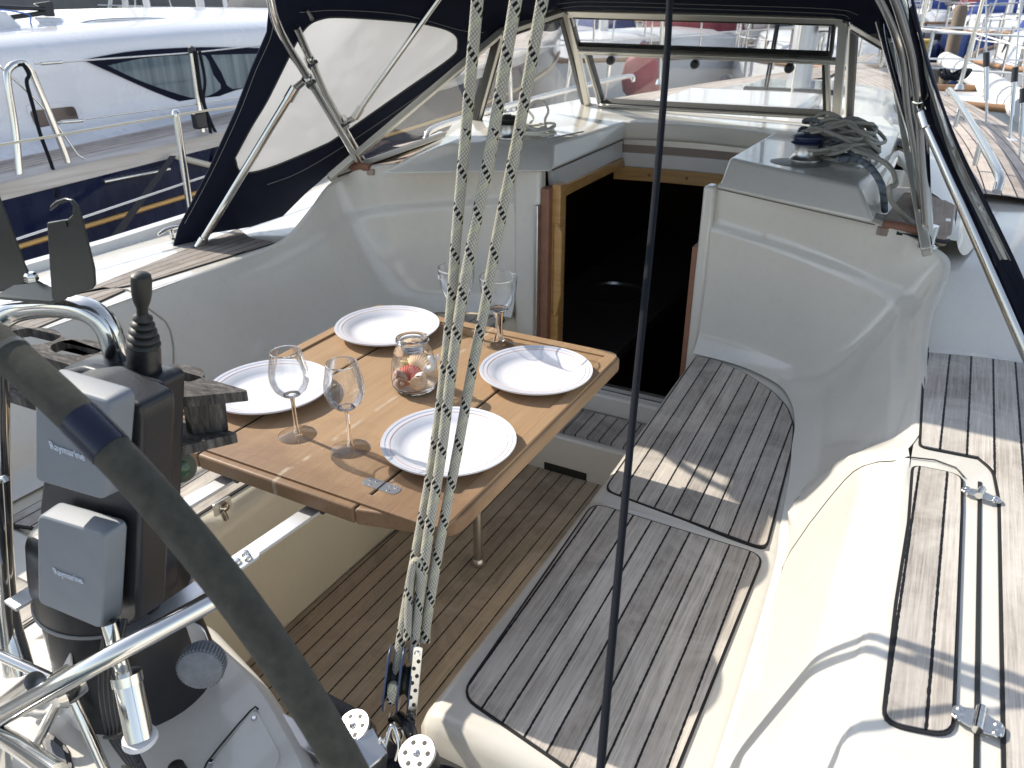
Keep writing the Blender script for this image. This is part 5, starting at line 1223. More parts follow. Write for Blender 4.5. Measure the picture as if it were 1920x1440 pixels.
def tangle(label, cx, cy, z, rx_, ry_, n, mat, r, seed, hgt=.06, grp='line heaps on the plinths'):
    rnd = random.Random(seed); pts = []
    a = 0
    for i in range(n):
        a += rnd.uniform(.9, 1.7); k = rnd.uniform(.35, 1.0); pts.append(V((cx + rx_ * k * math.cos(a), cy + ry_ * k * math.sin(a), z + r + hgt * rnd.random() * (1 - .55 * k))))
    o = tube('line_tangle', pts, r, mat, None, 8, n=7); tag(o, label, 'rope', grp); return o
c = Z(1568, 290, .98)
tangle('untidy heap of grey green line behind the blue topped winch', c.x, c.y + .02, .972, .125, .15, 78, LINE, .0052, 3, .15)
tangle('loose blue flecked line woven through the grey heap on the starboard plinth', c.x - .01, c.y + .06, .972, .12, .14, 26, LINEB, .0055, 5, .15)
q = [Z(1600, 280, 1.02), Z(1650, 300, 1.02), Z(1672, 318, 1.01), Z(1680, 345, .985), Z(1668, 352, .985), Z(1672, 378, .95), Z(1698, 408, .905), Z(1716, 420, .892)]
o = tube('line_tail', q, .0062, LINE, None, 10, n=6); tag(o, 'knotted grey tail of line reaching down to the teak pad', 'rope', 'line heaps on the plinths')
q = [Z(1570, 300, 1.01), Z(1610, 300, 1.01), Z(1635, 318, 1.0), Z(1652, 345, .975), Z(1657, 370, .94), Z(1659, 395, .90)]
o = tube('line_tail', q, .0085, LINEB, None, 10, n=6); tag(o, 'thick blue flecked tail of line hanging over the end of the starboard plinth', 'rope', 'line heaps on the plinths')
# winch recess
g = G(); lathe('winch_recess', [(0, .0012), (.058, .0012), (.062, .0006)], Z(1500, 305, .9705), simple('recess_grey', (.20, .20, .20), .4), Yt, sides=40, sx=1.3)
c = Z(1000, 252, .972)
pts = []
for i in range(70):
    a = i * .55; rr = .055 + .018 * math.sin(i * .37); pts.append(V((c.x + .01 + rr * 1.2 * math.cos(a), c.y - .03 + rr * math.sin(a), .977 + .0009 * i * (1 + .3 * math.sin(i)) * .5)))
o = tube('cord_coil', pts, .0042, LINEW, None, 8, n=3); tag(o, 'white cord coiled loosely on the port plinth by the dark winch', 'rope', 'line heaps on the plinths')
o = tube('cord_loop', [Z(985, 240, .985), Z(1000, 222, 1.0) , Y(990, 205, c.y), Y(1003, 190, c.y), Y(1020, 192, c.y), Y(1028, 208, c.y), Y(1022, 225, c.y), Z(1025, 245, .98)], .0042, LINEW, None, 8, n=6); tag(o, 'upright white cord loop standing above the coil on the port plinth', 'rope', 'line heaps on the plinths')
bx = Z(905, 255, .972)
prism('clear_tray', rounded([Z(1010, 262, .974), Z(1095, 245, .974), Z(1075, 235, .974), Z(1030, 240, .974)], .006), (0, 0, -.002), simple('white_tray', (.8, .8, .8), .1), Yt, bevel=.001)
# ================================================================== own stanchions, wires, shrouds
CREAMW = simple('cream_wire_cover', (.66, .62, .50), .5); WHITEP = simple('white_paint', (.78, .78, .78), .35)
St = thing('stanchion', 'slim steel stanchion on the port gunwale carrying two lifelines, just left of the sprayhood', 'stanchion')
xg = -2.235
tube('stanchion_post', [X(358, 402, xg), X(330, 213, xg)], .0115, SS, St, 14); lathe('stanchion_cap', [(0, .012), (.008, .010), (.0135, 0), (.0135, -.012)], X(330, 212, xg), SS, St, sides=18)
o = tube('lifeline', [X(-260, 312, xg), X(0, 272, xg), X(330, 216, xg), X(480, 194, xg), X(700, 160, xg)], .0035, CREAMW, None, 8, n=3); tag(o, 'upper cream lifeline running past the slim stanchion on the port side', 'lifeline', 'port lifelines')
o = tube('lifeline', [X(-200, 515, xg), X(30, 449, xg), X(348, 343, xg), X(400, 326, xg), X(600, 262, xg)], .0035, WHITEP, None, 8, n=3); tag(o, 'lower white lifeline crossing in front of the navy hull', 'lifeline', 'port lifelines')
cl = thing('mooring_cleat', 'small steel mooring cleat with black line on the port gunwale at the hood foot', 'cleat'); cc = X(322, 440, -2.16)
tube('horns', [cc + V((0, -.05, .012)), cc + V((0, -.02, .02)), cc + V((0, .02, .02)), cc + V((0, .05, .012))], [.004, .007, .007, .004], SS, cl, 10, n=3); tube('post', [cc + V((0, 0, -.02)), cc + V((0, 0, .015))], .008, SS, cl, 10)
o = tube('mooring_line', [X(326, 448, -2.15), X(322, 455, -2.16), X(300, 485, -2.2), X(285, 520, -2.25)], .006, BLACKROPE, None, 8, n=4); tag(o, 'black mooring line leading down from the port cleat', 'rope')
shl = (('front shroud with turnbuckle on the starboard side deck, the thinner one', 1850, 232, 1849, -10, 4.75), ('thick shroud with turnbuckle at the right edge of the starboard side deck', 1893, 262, 1915, -10, 4.1), ('shroud cut by the right edge of the picture', 1912, 300, 1925, 30, 3.8))
for lb, px, py, qx, qy, yy in shl:
    t = thing('shroud', lb, 'shroud', 'starboard shrouds'); b = Z(px, py, .80); tp_ = b + (D(qx, qy, (b - CAM).length * 1.02) - b) * 4
    tube('wire', [b, tp_], .004, SSB, t, 10); d = (tp_ - b).normalized(); L_ = (Z(px, py, .83) - CAM).length
    k = L_ / 4.0
    tube('turnbuckle', [b + d * .10 * k, b + d * .24 * k], .010 * k, SS, t, 12); tube('turnbuckle_end', [b + d * .24 * k, b + d * .30 * k], .013 * k, BLK, t, 12); tube('toggle', [b, b + d * .10 * k], .0055 * k, SS, t, 10)
    lathe('chainplate', [(0, .004), (.03, .004), (.036, 0), (.036, -.006)], b, WHITEP, t, sides=20)
for i, (px, py) in enumerate(((1735, 150),)):
    t = thing('stanchion', 'steel starboard stanchion standing forward with white lifelines beside the shrouds', 'stanchion')
t_b = V((CX + half(5.9) - .06, 5.9, deckz(5.9) + .13)); tube('stanchion_post', [t_b, t_b + V((.02, 0, .62))], .0125, SS, t, 12); lathe('stanchion_foot', [(0, .03), (.02, .03), (.03, 0)], t_b, SS, t, sides=14)
t_c = V((CX + half(3.2) - .0, 3.2, deckz(3.2) + .10))
for z, l in ((.60, 'upper'), (.32, 'lower')):
    o = tube('lifeline', [V((CX + half(7.9), 7.9, deckz(7.9) + z + .1)), t_b + V((.02, 0, z)), V((CX + half(4.2), 4.2, deckz(4) + z + .09)), t_c + V((0, -.0, z)), V((CX + 1.43, -1, .72 + z))], .0045, WHITEP, None, 8); tag(o, l + ' white lifeline along the starboard side deck', 'lifeline', 'starboard lifelines')
# ================================================================== navy hulled motor yacht alongside
My = thing('motor_yacht', 'large motor yacht with navy hull, gold stripe and swept cabin windows alongside to port', 'motor yacht')
HN = MT('navy_topsides'); HN.set(col=(.006, .009, .045), rough=.10, coat=.5, coatr=.03)
_n = HN.noise(HN.scale(HN.geo(), (1, 6, .8)), 3, 4, .6); HN.l(HN.ramp(_n, [(.3, (.006, .009, .040)), (.75, (.018, .024, .060))]), HN.b.inputs['Base Color']); HN = HN.m
MW = gelcoat('yacht_white', (.74, .755, .80), .2)
xh = -3.9; xc = -4.5
def mz(y): return .50 + .034 * y if y < 6 else .704 + .05 * (y - 6)
yb_ = [-3, -1, 1, 2, 3, 4, 5, 6, 7.5, 9, 10.5, 11.5, 12.2]
def mh(y): return 0 if y < 6 else ((y - 6) / 6.2) ** 2 * 2.0
rows = []
for y in yb_:
    z = mz(y); o_ = mh(y); rows.append([V((xh - o_ - .16, y, z)), V((xh - o_, y, z)), V((xh - o_ + .02, y, z - .03)), V((xh - o_, y, z - .10)), V((xh - o_ * 1.02 - .03, y, -.1)), V((xh - o_ * 1.1 - .12, y, -.9)), V((-5.9, y, -1.2))])
grid('hull', rows, HN, My)
grid('hull', [[V((-11.8 - p.x, p.y, p.z)) for p in r] for r in rows], HN, My)
tube('gold_stripe', [V((xh - mh(y) * 1.01 + .000, y, mz(y) - .27)) for y in yb_], .014, simple('gold_paint', (.55, .34, .12), .35, .2), My, 8, n=2)
rubw = MT('silvered_rub_rail'); g_ = rubw.noise(rubw.scale(rubw.geo(), (20, 2, 40)), 1, 4); rubw.l(rubw.ramp(g_, [(.3, (.40, .37, .34)), (.7, (.62, .59, .56))]), rubw.b.inputs['Base Color']); rubw.set(rough=.7)
g = G(); g_grid(g, [[V((xh - mh(y) + a, y, mz(y) + b)) for a, b in ((-.10, .055), (-.0, .055), (.025, .04), (.025, -.035), (-.01, -.04))] for y in yb_]); g.build('rub_rail', rubw.m, My)
tube('rail_strip', [X(195, 341, xh + .015), X(318, 317, xh + .015)], [.010] * 2, SS, My, 8)
g = G(); ud = [[(V((x, y, 0)).x * 1.0, y) for x in (-5.0, xh - .10)] for y in yb_]
g_grid(g, [[V((-5.3, y, mz(y) + .05)), V((xh - .10 - mh(y), y, mz(y) + .05))] for y in yb_], ud); g.build('side_deck', TEAKD, My)
SB = [(-4.28, .0), (-4.36, .05), (-4.46, .09), (xc, .12), (xc, .50), (xc - .03, .54), (xc - .12, .585), (xc - .28, .615), (xc - .9, .655), (-5.9, .68)]
rows = []
for y, k, x0 in ((-2.5, .50, .1), (-1, .82, .05), (.6, .96, 0), (2, .985, 0), (3.5, 1.0, 0), (5, 1.0, .0), (6.5, .95, .10), (8, .78, .45), (9.2, .42, .9), (9.9, .05, 1.2)):
    rows.append([V((x - x0 * (1 if x > -5.8 else 0), y, mz(min(y, 3.5)) + .02 + (b * k if b > .3 else b * min(1, k * 1.2)))) for x, b in SB])
rf = [r + [V((-11.8 - p.x, p.y, p.z)) for p in reversed(r[:-1])] for r in rows]
grid('superstructure', rf, MW, My, sub=2, angle=180)
def onc(px, py, d=.006): return X(px, py, xc + d)
sur = sm_px([(160, 113), (190, 106), (260, 95), (360, 89), (440, 89), (560, 92), (640, 96), (640, 130), (520, 152), (440, 170), (372, 196), (345, 193), (290, 172), (215, 138)], 4)
prism('window_surround', [onc(a, b, .012) for a, b in sur], (-.03, 0, 0), simple('window_navy', (.006, .008, .022), .5, spec=.08), My)
GG = simple('curtained_glass', (.11, .18, .22), .06, var=.5, vs=3)
gm = MT('curtained_glass2'); gn = gm.noise(gm.scale(gm.geo(), (1, 26, 1.5)), 1, 2); gm.l(gm.ramp(gn, [(.3, (.04, .08, .11)), (.7, (.15, .21, .24))]), gm.b.inputs['Base Color']); gm.set(rough=.08, coat=.1); gm = gm.m
wn_ = link('cabin_window', None, My)
prism('pane', [onc(a, b, .016) for a, b in sm_px([(202, 123), (270, 109), (350, 103), (385, 105), (400, 140), (414, 166), (372, 184), (320, 172), (255, 148)], 3)], (-.02, 0, 0), gm, wn_)
prism('pane', [onc(a, b, .016) for a, b in sm_px([(396, 103), (480, 101), (560, 102), (610, 110), (600, 130), (500, 150), (436, 167), (415, 135)], 3)], (-.02, 0, 0), gm, wn_)
pf = rounded([onc(48, 196, .010), onc(148, 189, .010), onc(164, 246, .010), onc(66, 262, .010)], .03, 6); prism('porthole_frame', pf, (-.02, 0, 0), MW, My, bevel=.004)
prism('porthole', rounded([onc(56, 208, .016), onc(140, 199, .016), onc(152, 236, .016), onc(72, 246, .016)], .025, 6), (-.02, 0, 0), simple('brown_glass', (.10, .075, .065), .1, var=.6, vs=8), My)
tube('crease_line', [onc(-100, 340), onc(60, 290), onc(250, 258), onc(420, 225), onc(560, 205)], .012, MW, My, 8, n=3)
tube('grab_rail', [onc(316, 236, .05), onc(370, 230, .05), onc(460, 212, .05), onc(560, 190, .05)], .011, BLK, My, 10)
tube('roof_rail', [X(138, 60, -4.9), X(164, 42, -4.9), X(270, 36, -4.9), X(420, 42, -4.9), X(560, 60, -4.9)], .012, SS, My, 10, n=4); box('roof_rail_foot', X(268, 46, -4.9), (.02, .03, .07), SS, My)
# arch foot and wiper gear near the left corner
prism('arch_foot', [X(62, 32, -5.0), X(115, 33, -5.0), X(126, 66, -5.0), X(95, 64, -5.0)], (-.12, .1, 0), MW, My, bevel=.01)
prism('arch_foot', [X(-60, 20, -4.9), X(10, 22, -4.9), X(50, 60, -4.9), X(-60, 95, -4.9)], (-.3, .2, 0), MW, My, bevel=.01)
prism('mast_hinge', rounded([X(64, 7, -5.0), X(98, 2, -5.0), X(104, 31, -5.0), X(84, 31, -5.0), X(80, 16, -5.0)], .01), (-.08, .04, 0), BLK, My, bevel=.004)
tube('wiper_arm', [X(-30, 12, -5.0), X(84, 17, -5.0)], .012, BLK, My, 8); tube('wiper_arm', [X(10, 34, -5.0), X(84, 24, -5.0)], .014, RUB, My, 8)
o = tube('blue_cord', [X(0, 18, -4.95), X(25, 21, -4.95), X(55, 28, -4.95), X(58, 45, -4.95), X(68, 60, -4.9), X(95, 70, -4.8)], .004, simple('blue_cord_mat', (.10, .20, .55), .7), None, 8, n=4); tag(o, 'thin blue cord hanging over the white roof at the top left', 'rope')
# its rails
xr = xh - .02
tube('gate_hoop', [X(38, 340, xr), X(28, 240, xr), X(14, 150, xr), X(20, 126, xr), X(40, 118, xr), X(54, 126, xr), X(70, 160, xr), X(122, 288, xr), X(131, 322, xr)], .0165, SS, My, 14, n=7)
tube('stanchion', [X(385, 277, xr), X(360, 100, xr)], .0165, SS, My, 14); lathe('stanchion_cap', [(0, .03), (.02, .02), (.022, -.01)], X(360, 96, xr), BLK, My, sides=14)
o1 = tube('guard_wire', [X(64, 119, xr), X(120, 116, xr), X(360, 99, xr), X(500, 84, xr), X(640, 68, xr)], .0045, SS, My, 8); tube('guard_wire', [X(108, 230, xr), X(376, 194, xr), X(480, 178, xr), X(600, 160, xr)], .0045, SS, My, 8)
tube('rigging_screw', [X(76, 119, xr), X(116, 116, xr)], .009, SS, My, 10); tube('rigging_screw', [X(115, 229, xr), X(155, 226, xr)], .009, SS, My, 10)
tube('backstay_wire', [X(0, 124, xr), X(70, 190, xr), X(100, 225, xr), X(145, 290, xr), X(185, 315, xr)], .005, SS, My, 8)
for lb, pts in (('black fender lanyard tied round the steel gate hoop of the motor yacht', [(42, 118), (54, 140), (50, 155), (62, 200), (75, 250), (100, 320), (108, 370)]), ('black lanyards bunched on the tall stanchion of the motor yacht', [(366, 95), (372, 140), (378, 180), (392, 230), (400, 300), (402, 335)]), ('second black lanyard beside the tall stanchion of the motor yacht', [(374, 95), (384, 150), (382, 190), (398, 235), (410, 258)])):
    o = tube('fender_lanyard', [X(a, b, xr + .03) for a, b in pts], .010 if 'bunched' in lb else .009, BLACKROPE, None, 8, n=5); tag(o, lb, 'rope', 'fender lanyards')
box('stanchion_clamp', X(374, 226, xr + .02), (.05, .08, .09), BLK, My, bevel=.01)
o = prism('webbing_strap', [X(318, 292, xh + .06), X(330, 292, xh + .06), X(190, 492, xh + .25), X(172, 490, xh + .25)], (.004, 0, 0), simple('black_webbing', (.025, .027, .035), .8, bump=.3, bs=300)); tag(o, 'dark flat webbing strap hanging down the navy hull', 'strap')
tube('boat_hook', [X(320, 291, xh), X(402, 312, xh + .05)], .018, simple('old_cream', (.5, .48, .40), .6), My, 12)
rndm = random.Random(4); hp = []
for i in range(60): a = i * .9; hp.append(X(390 + 45 * math.cos(a) * (.6 + .4 * math.sin(i)), 262 + 9 * math.sin(a) - (i % 7), xh - .15))
o = tube('rope_heap', hp, .014, BLACKROPE, None, 8, n=3); tag(o, 'black rope heaped on the deck of the motor yacht beside the stanchion', 'rope')
# ================================================================== other yachts in the harbour
COVB = simple('blue_sail_cover', (.02, .05, .22), .8, var=.3, vs=5); COVG = simple('grey_canvas', (.06, .065, .075), .85, var=.2, vs=4); COVW = simple('white_canvas', (.7, .7, .68), .8, var=.1, vs=4); COVR = simple('wine_cover', (.20, .035, .05), .8)
MAST = simple('mast_aluminium', (.70, .70, .72), .35, .5); DARKGL = simple('dark_window', (.02, .025, .035), .08); TEAKB = simple('teak_trim', (.36, .20, .10), .5, var=.2)
HULLW = simple('hull_white', (.76, .77, .78), .22, var=.12, vs=2); HULLB = simple('hull_blue', (.02, .04, .14), .15); HULLG = simple('hull_grey', (.30, .32, .35), .25)
def sailboat(label, x, y, rot, L=9.0, B=3.0, fb=1.05, hull=HULLW, cover=COVB, cap=TEAKB, hood=COVB, mastfrac=.60, canopy=False):
    t = thing('moored_sailboat', label, 'sailboat', 'yachts moored around the harbour'); t.location = (x, y, WL); t.rotation_euler = (0, 0, R(rot))
    def hb(u): return B / 2 * (1 - max(0, (u - .42) / .58) ** 2.2) * (1 - .18 * max(0, (.3 - u) / .3) ** 2)
    st = [0, .08, .2, .35, .5, .65, .78, .88, .95, 1.0]
    def sh(u): return fb * (1 + .22 * max(0, u - .3))
    rows = []
    for u in st:
        h = max(.02, hb(u)); z = sh(u); yy = (u - .5) * L; rk = .09 * L * (1 if u == 1 else 0)
        half_ = [(0, z + .03), (h * .92, z), (h, z - .0), (h * 1.0, z * .55), (h * .86, .0), (h * .4, -.35)]
        rows.append([V((a, yy - (0 if u < .95 else (z - b) * .25), b)) for a, b in half_[::-1]] + [V((-a, yy - (0 if u < .95 else (z - b) * .25), b)) for a, b in half_[1:]])
    g = G(); g_grid(g, rows); n = len(rows[0]); g.add(rows[0], [list(range(n))]); g.build('hull', hull, t, angle=60)
    for s in (-1, 1):
        tube('cap_rail', [V((s * max(.02, hb(u)), (u - .5) * L - (0 if u < .95 else 0), sh(u) + .03)) for u in st], .035, cap, t, 8)
        for k, zz in enumerate((.32, .62)): tube('lifeline', [V((s * max(.02, hb(u)) * .96, (u - .5) * L, sh(u) + zz)) for u in st[1:-1]], .010, WHITEP, t, 6)
        for u in st[1:-1:1]: tube('stanchion', [V((s * hb(u) * .96, (u - .5) * L, sh(u))), V((s * hb(u) * .96, (u - .5) * L, sh(u) + .64))], .016, SS, t, 8)
    # cabin
    cr_s = [(.24, .34 * B, .40), (.30, .36 * B, .44), (.5, .34 * B, .42), (.66, .26 * B, .36), (.74, .18 * B, .18), (.76, .14 * B, .02)]
    rows = []
    for u, h, z in cr_s:
        b = sh(u); rows.append([V((-h - .10, (u - .5) * L, b)), V((-h, (u - .5) * L, b + z * .8)), V((-h * .75, (u - .5) * L, b + z)), V((0, (u - .5) * L, b + z + .04)), V((h * .75, (u - .5) * L, b + z)), V((h, (u - .5) * L, b + z * .8)), V((h + .10, (u - .5) * L, b))])
    g = G(); g_grid(g, rows); g.add(rows[0], [list(range(7))]); g.build('cabin', HULLW, t, angle=50)
    for s in (-1, 1):
        for u0, u1 in ((.33, .40), (.43, .50), (.53, .60)):
            hh = lambda u: lerp(.36, .30, (u - .3) / .3) * B + .035
            b0, b1 = sh(u0), sh(u1); prism('window', [V((s * (hh(u0) + .012), (u0 - .5) * L, b0 + .14)), V((s * (hh(u1) + .012), (u1 - .5) * L, b1 + .14)), V((s * (hh(u1) - .010), (u1 - .5) * L, b1 + .27)), V((s * (hh(u0) - .010), (u0 - .5) * L, b0 + .27))], (s * -.03, 0, 0), DARKGL, t)
    box('cockpit_well', (0, -.36 * L, sh(.1) + .0), (B * .45, L * .18, .08), DARKGL, t)
    # hood
    yh_ = (.26 - .5) * L; b = sh(.26) + .38; rows = [[V((.32 * B * k, yh_ + dy, b + zz * math.sqrt(max(0, 1 - abs(k) ** 2.6)))) for k in [i / 6 for i in range(-6, 7)]] for dy, zz in ((.55, .05), (.30, .38), (-.15, .52), (-.55, .50))]
    grid('sprayhood', rows, hood, t, solid=.02, angle=180)
    ym = (mastfrac - .5) * L; mh_ = sh(.6) + .40
    tube('mast', [V((0, ym, mh_)), V((0, ym, mh_ + L * 1.15))], .075, MAST, t, 14)
    tube('boom', [V((0, ym, mh_ + .75)), V((0, ym - .40 * L, mh_ + .72))], .05, MAST, t, 10)
    tube('sail_cover', [V((0, ym - .02, mh_ + 1.35)), V((0, ym - .08, mh_ + 1.0)), V((0, ym - .15 * L, mh_ + .92)), V((0, ym - .39 * L, mh_ + .84))], [.09, .17, .16, .09], cover, t, 12, n=3)
    tp = V((0, ym, mh_ + L * 1.13))
    for s in (-1, 1):
        tube('shroud', [V((s * hb(.58) * .95, ym - .1, sh(.58))), V((s * .35, ym, mh_ + L * .6)), tp], .012, SSB, t, 6); tube('spreader', [V((0, ym, mh_ + L * .6)), V((s * .4, ym, mh_ + L * .6))], .02, MAST, t, 6)
    tube('furled_genoa', [V((0, .49 * L, sh(1) + .35)), tp + V((0, .1, -.3))], .055, COVW, t, 10); tube('backstay', [V((0, -.49 * L, sh(0))), tp], .010, SSB, t, 6)
    tube('pulpit', [V((hb(.88), .38 * L, sh(.9))), V((hb(.88), .38 * L, sh(.9) + .64)), V((.08, .515 * L, sh(1) + .66)), V((-.08, .515 * L, sh(1) + .66)), V((-hb(.88), .38 * L, sh(.9) + .64)), V((-hb(.88), .38 * L, sh(.9)))], .018, SS, t, 8)
    tube('pushpit', [V((hb(.05), -.44 * L, sh(0))), V((hb(.05), -.44 * L, sh(0) + .64)), V((hb(.0), -.495 * L, sh(0) + .64)), V((-hb(.0), -.495 * L, sh(0) + .64)), V((-hb(.05), -.44 * L, sh(0) + .64)), V((-hb(.05), -.44 * L, sh(0)))], .018, SS, t, 8)
    if canopy:
        rows = [[V((.40 * B * k, (u - .5) * L, sh(.1) + .62 + .72 * math.sqrt(max(0, 1 - abs(k) ** 3)))) for k in [i / 6 for i in range(-6, 7)]] for u in (.0, .08, .2, .26)]
        grid('cockpit_tent', rows, hood, t, solid=.02, angle=180)
    for j, (s, u) in enumerate(((1, .3), (1, .55), (-1, .4))):
        lathe('fender', [(0, .30), (.05, .29), (.10, .24), (.11, .12), (.11, -.12), (.10, -.24), (.05, -.29), (0, -.30)], (s * (hb(u) + .11), (u - .5) * L, sh(u) * .45), COVW if j != 1 else HULLB, t, sides=16)
    return t
BO = [
 ('white sloop bow-on ahead of the windscreen with blue sail cover', -2.4, 15.9, 192, dict(hood=COVG)),
 ('white sloop ahead with wine red sail cover, seen through the middle window', -5.6, 14.9, 168, dict(cover=COVR, hood=COVR)),
 ('grey hulled sloop ahead, third from the left through the window', 1.4, 16.2, 176, dict(hull=HULLG, cover=COVW, hood=COVB)),
 ('white teak railed sloop lying across beyond the starboard bow', 3.1, 9.9, 100, dict(L=9.5, cover=COVB, hood=COVB)),
 ('white sloop with black tent lying beyond the navy motor yacht', -11.5, 10.8, 74, dict(hood=COVG, canopy=True, cover=COVG)),
 ('blue hulled sloop beyond the navy motor yacht', -8.6, 15.5, 150, dict(hull=HULLB, cover=COVB)),
 ('white sloop far off to the left with white sail cover', -15.5, 13.5, 120, dict(cover=COVW, hood=COVW)),
 ('tall white sloop beyond the starboard rail with grey hood', 5.4, 14.2, 168, dict(L=10.5, hood=COVG, cover=COVB)),
 ('small white sloop at the right edge with blue hood', 4.6, 21.0, 200, dict(L=8, hood=COVB, cover=COVW)),
 ('white sloop in the second row with grey cover, dead ahead', -3.4, 26.0, 178, dict(cover=COVG, hood=COVG)),
 ('blue hulled sloop in the second row ahead', .6, 27.5, 182, dict(hull=HULLB, cover=COVW)),
 ('white sloop in the second row, left of the blue one', -7.6, 25.5, 176, dict(cover=COVB)),
 ('white sloop in the second row far left with wine red hood', -13.0, 24.0, 165, dict(cover=COVR, hood=COVR)),
 ('grey hulled sloop far left behind the others', -21.0, 21.0, 140, dict(hull=HULLG, cover=COVB)),
 ('white sloop far right behind the tall sloop', 9.5, 26.0, 190, dict(cover=COVB, hood=COVG)),
]
for lb, x, y, r_, kw in BO: sailboat(lb, x, y, r_, **kw)
# low white fender-like spar lashed over the starboard bow of the teak railed sloop
o = tube('rolled_awning', [Z(1772, 112, .55), Z(1840, 150, .50), Z(1925, 205, .48)], [.10, .115, .12], COVW, None, 14, n=3); tag(o, 'long rolled white awning slung between the boats at the upper right', 'awning')
o = tube('black_rope_coil', [V((1.0, 0, 0))] * 2, .001, BLACKROPE); bpy.data.objects.remove(o)
kc_ = Z(1785, 152, .80); pts = [kc_ + V((.08 * math.cos(i * .8) * (1 + .3 * math.sin(i)), .11 * math.sin(i * .83), .02 + .03 * (1 + math.sin(i * 1.7)))) for i in range(26)]
o = tube('rope_coil', pts, .012, BLACKROPE, None, 8, n=3); tag(o, 'coil of dark rope lying on the starboard side deck by the rail', 'rope')
# pontoons and quay
PON = simple('pontoon_planks', (.28, .25, .22), .85, var=.25, vs=3)
for x0_, x1_, y0_, y1_ in ((-30, 14, 20.6, 22.4), (-3.0, -2.3, 10.8, 20.6)):
    tag(box('pontoon', ((x0_ + x1_) / 2, (y0_ + y1_) / 2, WL + .35), (x1_ - x0_, y1_ - y0_, .5), PON), kind='structure')
QW = simple('quay_stone', (.22, .21, .20), .9, var=.3, vs=1.5, bump=.5, bs=5)
tag(box('quay', (-5, 42, 0.2), (160, 10, 3.2), QW), kind='structure')
tag(box('quay', (-52, 10, 0.2), (10, 74, 3.2), QW), kind='structure')

# small things on the pontoon ahead: piles, boxes, fenders, dinghy masts
PIL = simple('mooring_pile_wood', (.20, .16, .12), .85, var=.3, vs=6, bump=.4, bs=40)
for i, (x, lb) in enumerate(((-9.4, 'timber pile at the far left of the pontoon ahead'), (-4.0, 'timber pile left of the finger pontoon'), (-.4, 'timber pile right of the finger pontoon'), (3.6, 'timber pile beside the teak railed sloop'), (8.0, 'timber pile at the far right of the pontoon ahead'))):
    o = lathe('mooring_pile', [(.13, -1.5), (.13, 1.75), (.10, 1.85), (0, 1.87)], (x, 20.3, WL), PIL, None, sides=20); tag(o, lb, 'pile', 'piles along the pontoon')
def kit(x, y, z, col, lb, s=(.7, .45, .5)):
    t = thing('dock_box', lb, 'dock box', 'boxes on the pontoon'); m = simple('box_' + lb.split()[0], col, .5, var=.1)
    box('box_body', (x, y, z + s[2] / 2), s, m, t, bevel=.02); box('box_lid', (x, y, z + s[2] + .03), (s[0] + .05, s[1] + .05, .06), m, t, bevel=.015); box('box_latch', (x, y - s[1] / 2 - .03, z + s[2] - .03), (.06, .02, .08), SSB, t)
kit(-1.2, 21.2, WL + .6, (.62, .46, .10), 'yellow dock box on the pontoon, seen through the upper window'); kit(-6.6, 21.2, WL + .6, (.55, .55, .56), 'white dock box on the left part of the pontoon'); kit(2.6, 21.3, WL + .6, (.06, .16, .40), 'blue dock box on the right part of the pontoon')
_f = Y(1203, 140, 10.2)
for x, y, z, lb in ((_f.x, _f.y, _f.z, 'big faded red buoy fender hanging ahead, seen through the windscreen'),):
    t = thing('buoy_fender', lb, 'fender'); lathe('fender_body', [(0, -.34), (.12, -.31), (.23, -.20), (.26, -.03), (.22, .14), (.11, .27), (.05, .32), (.045, .38), (0, .38)], (x, y, z), simple('faded_red', (.50, .09, .09), .45, var=.2, vs=8), t, sides=28); tube('fender_rope', [(x, y, z + .36), (x + .02, y, z + .75)], .012, LINEW, t, 8)
    lathe('fender_eye', [(.02, -.03), (.05, 0), (.02, .03)], (x, y, z + .37), HULLB, t, sides=16)
rr_ = random.Random(11)
for i in range(9):
    x = -11 + i * 2.4 + rr_.uniform(-.6, .6); y = rr_.uniform(29, 35)
    sailboat(['white', 'cream', 'pale grey'][i % 3] + ' yacht in the last row by the quay, ' + ['leftmost', 'second from left', 'third from left', 'fourth from left', 'middle', 'fourth from right', 'third from right', 'second from right', 'rightmost'][i], x, y, rr_.uniform(165, 195), L=9, hull=HULLW if i % 3 else HULLG, cover=[COVB, COVG, COVW, COVR][i % 4], hood=[COVG, COVB, COVR][i % 3])

# own mast with halyards, port shrouds, guard rail at the bow
mbp = V((-.80, 4.75, .88)); Ms = thing('mast', 'pale aluminium mast rising from the coachroof ahead of the windscreen', 'mast')
lathe('mast_tube', [(.062, 0), (.062, 11)], mbp, MAST, Ms, sides=28, sx=1.5, ref=(0, 1, 0)); lathe('mast_step', [(0, .03), (.11, .03), (.12, 0), (.12, -.02)], mbp, SSB, Ms, sides=28)
for k, (dx, dy) in enumerate(((-.09, -.08), (.0, -.12), (.09, -.07), (.12, .02), (-.12, .04))): tube('halyard', [mbp + V((dx * 1.6, dy * 1.4, .0)), mbp + V((dx, dy, 1.2)), mbp + V((dx * .5, dy * .5, 10))], .006, LINEW if k % 2 else BLACKROPE, Ms, 8)
for dz_ in (.35, .62):
    w_ = lathe('mast_winch', [(.03, 0), (.026, .03), (.03, .06), (0, .065)], mbp + V((.07 if dz_ < .5 else -.07, -.03, dz_)), SS, Ms, axis=(1 if dz_ < .5 else -1, 0, 0), sides=18)
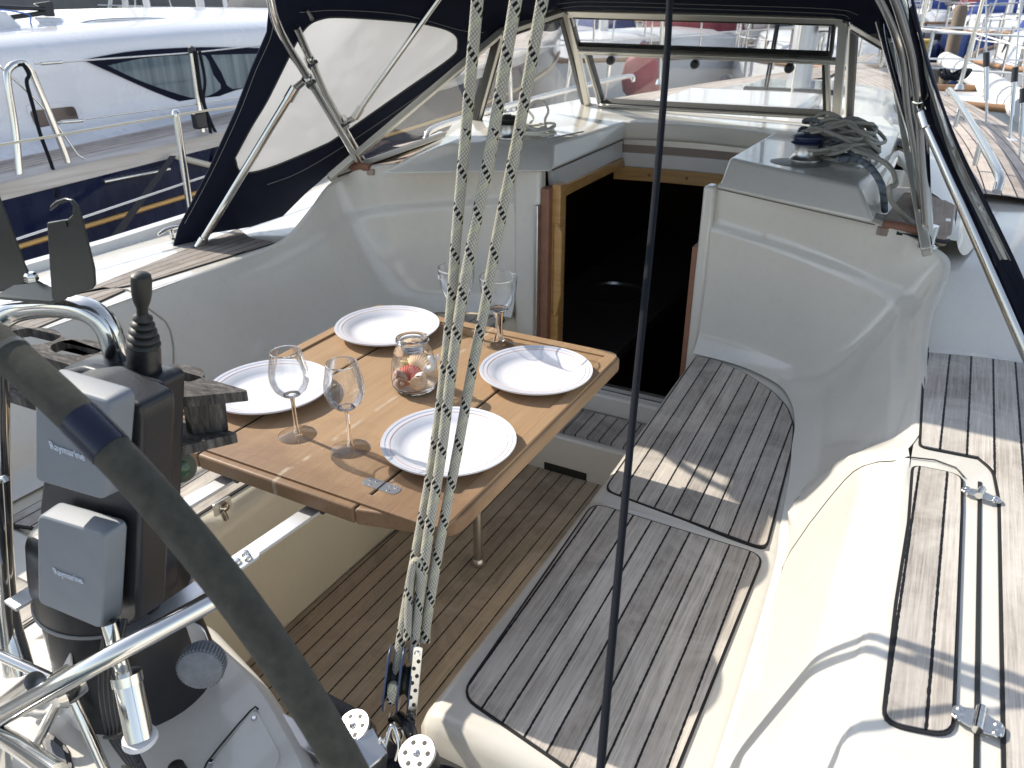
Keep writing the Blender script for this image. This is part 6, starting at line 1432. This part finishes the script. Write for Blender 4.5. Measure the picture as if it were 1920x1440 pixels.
for lb, x, y in (('port shroud with turnbuckle seen through the left side of the windscreen', -1.93, 4.75), ('second port shroud just aft of the other, seen through the windscreen', -1.98, 4.25)):
    t = thing('shroud', lb, 'shroud', 'port shrouds'); b = V((x, y, .79)); tp_ = V((-1.3 if y > 4.5 else -1.0, 4.75, 8.5)); d = (tp_ - b).normalized()
    tube('wire', [b, tp_], .005, SSB, t, 10); tube('turnbuckle', [b + d * .10, b + d * .26], .012, SS, t, 12); tube('turnbuckle_end', [b + d * .26, b + d * .33], .014, SS, t, 12); lathe('chainplate', [(0, .004), (.03, .004), (.036, 0)], b, WHITEP, t, sides=18)
Pp = thing('bow_pulpit', 'stainless bow pulpit with guard wires at the far end of the foredeck', 'pulpit')
hp_ = lambda y, s: V((CX + s * (half(y) - .05), y, deckz(y) + .12))
for zz in (.30, .60): tube('pulpit_rail', [hp_(6.9, -1) + V((0, 0, zz)), hp_(7.5, -1) + V((0, 0, zz)), V((CX, 8.1, deckz(8) + .14 + zz)), hp_(7.5, 1) + V((0, 0, zz)), hp_(6.9, 1) + V((0, 0, zz))], .0125, SS, Pp, 10, n=5)
for y in (6.9, 7.5):
    for s_ in (-1, 1): tube('pulpit_leg', [hp_(y, s_), hp_(y, s_) + V((0, 0, .6))], .0125, SS, Pp, 10)
for y in (3.9, 5.5):
    t = thing('stanchion', 'port side foredeck stanchion, the ' + ('nearer' if y < 5 else 'farther') + ' of two beyond the windscreen', 'stanchion'); b = hp_(y, -1); tube('stanchion_post', [b, b + V((-.02, 0, .6))], .0115, SS, t, 12); lathe('stanchion_foot', [(0, .03), (.02, .03), (.028, 0)], b, SS, t, sides=14)
for zz, l in ((.58, 'upper'), (.30, 'lower')):
    o = tube('lifeline', [hp_(3.0, -1) + V((-.02, 0, zz)), hp_(3.9, -1) + V((-.02, 0, zz)), hp_(5.5, -1) + V((-.02, 0, zz)), hp_(6.9, -1) + V((0, 0, zz))], .0045, WHITEP, None, 8); tag(o, l + ' white lifeline of the port foredeck, seen through the windscreen', 'lifeline', 'port foredeck lifelines')
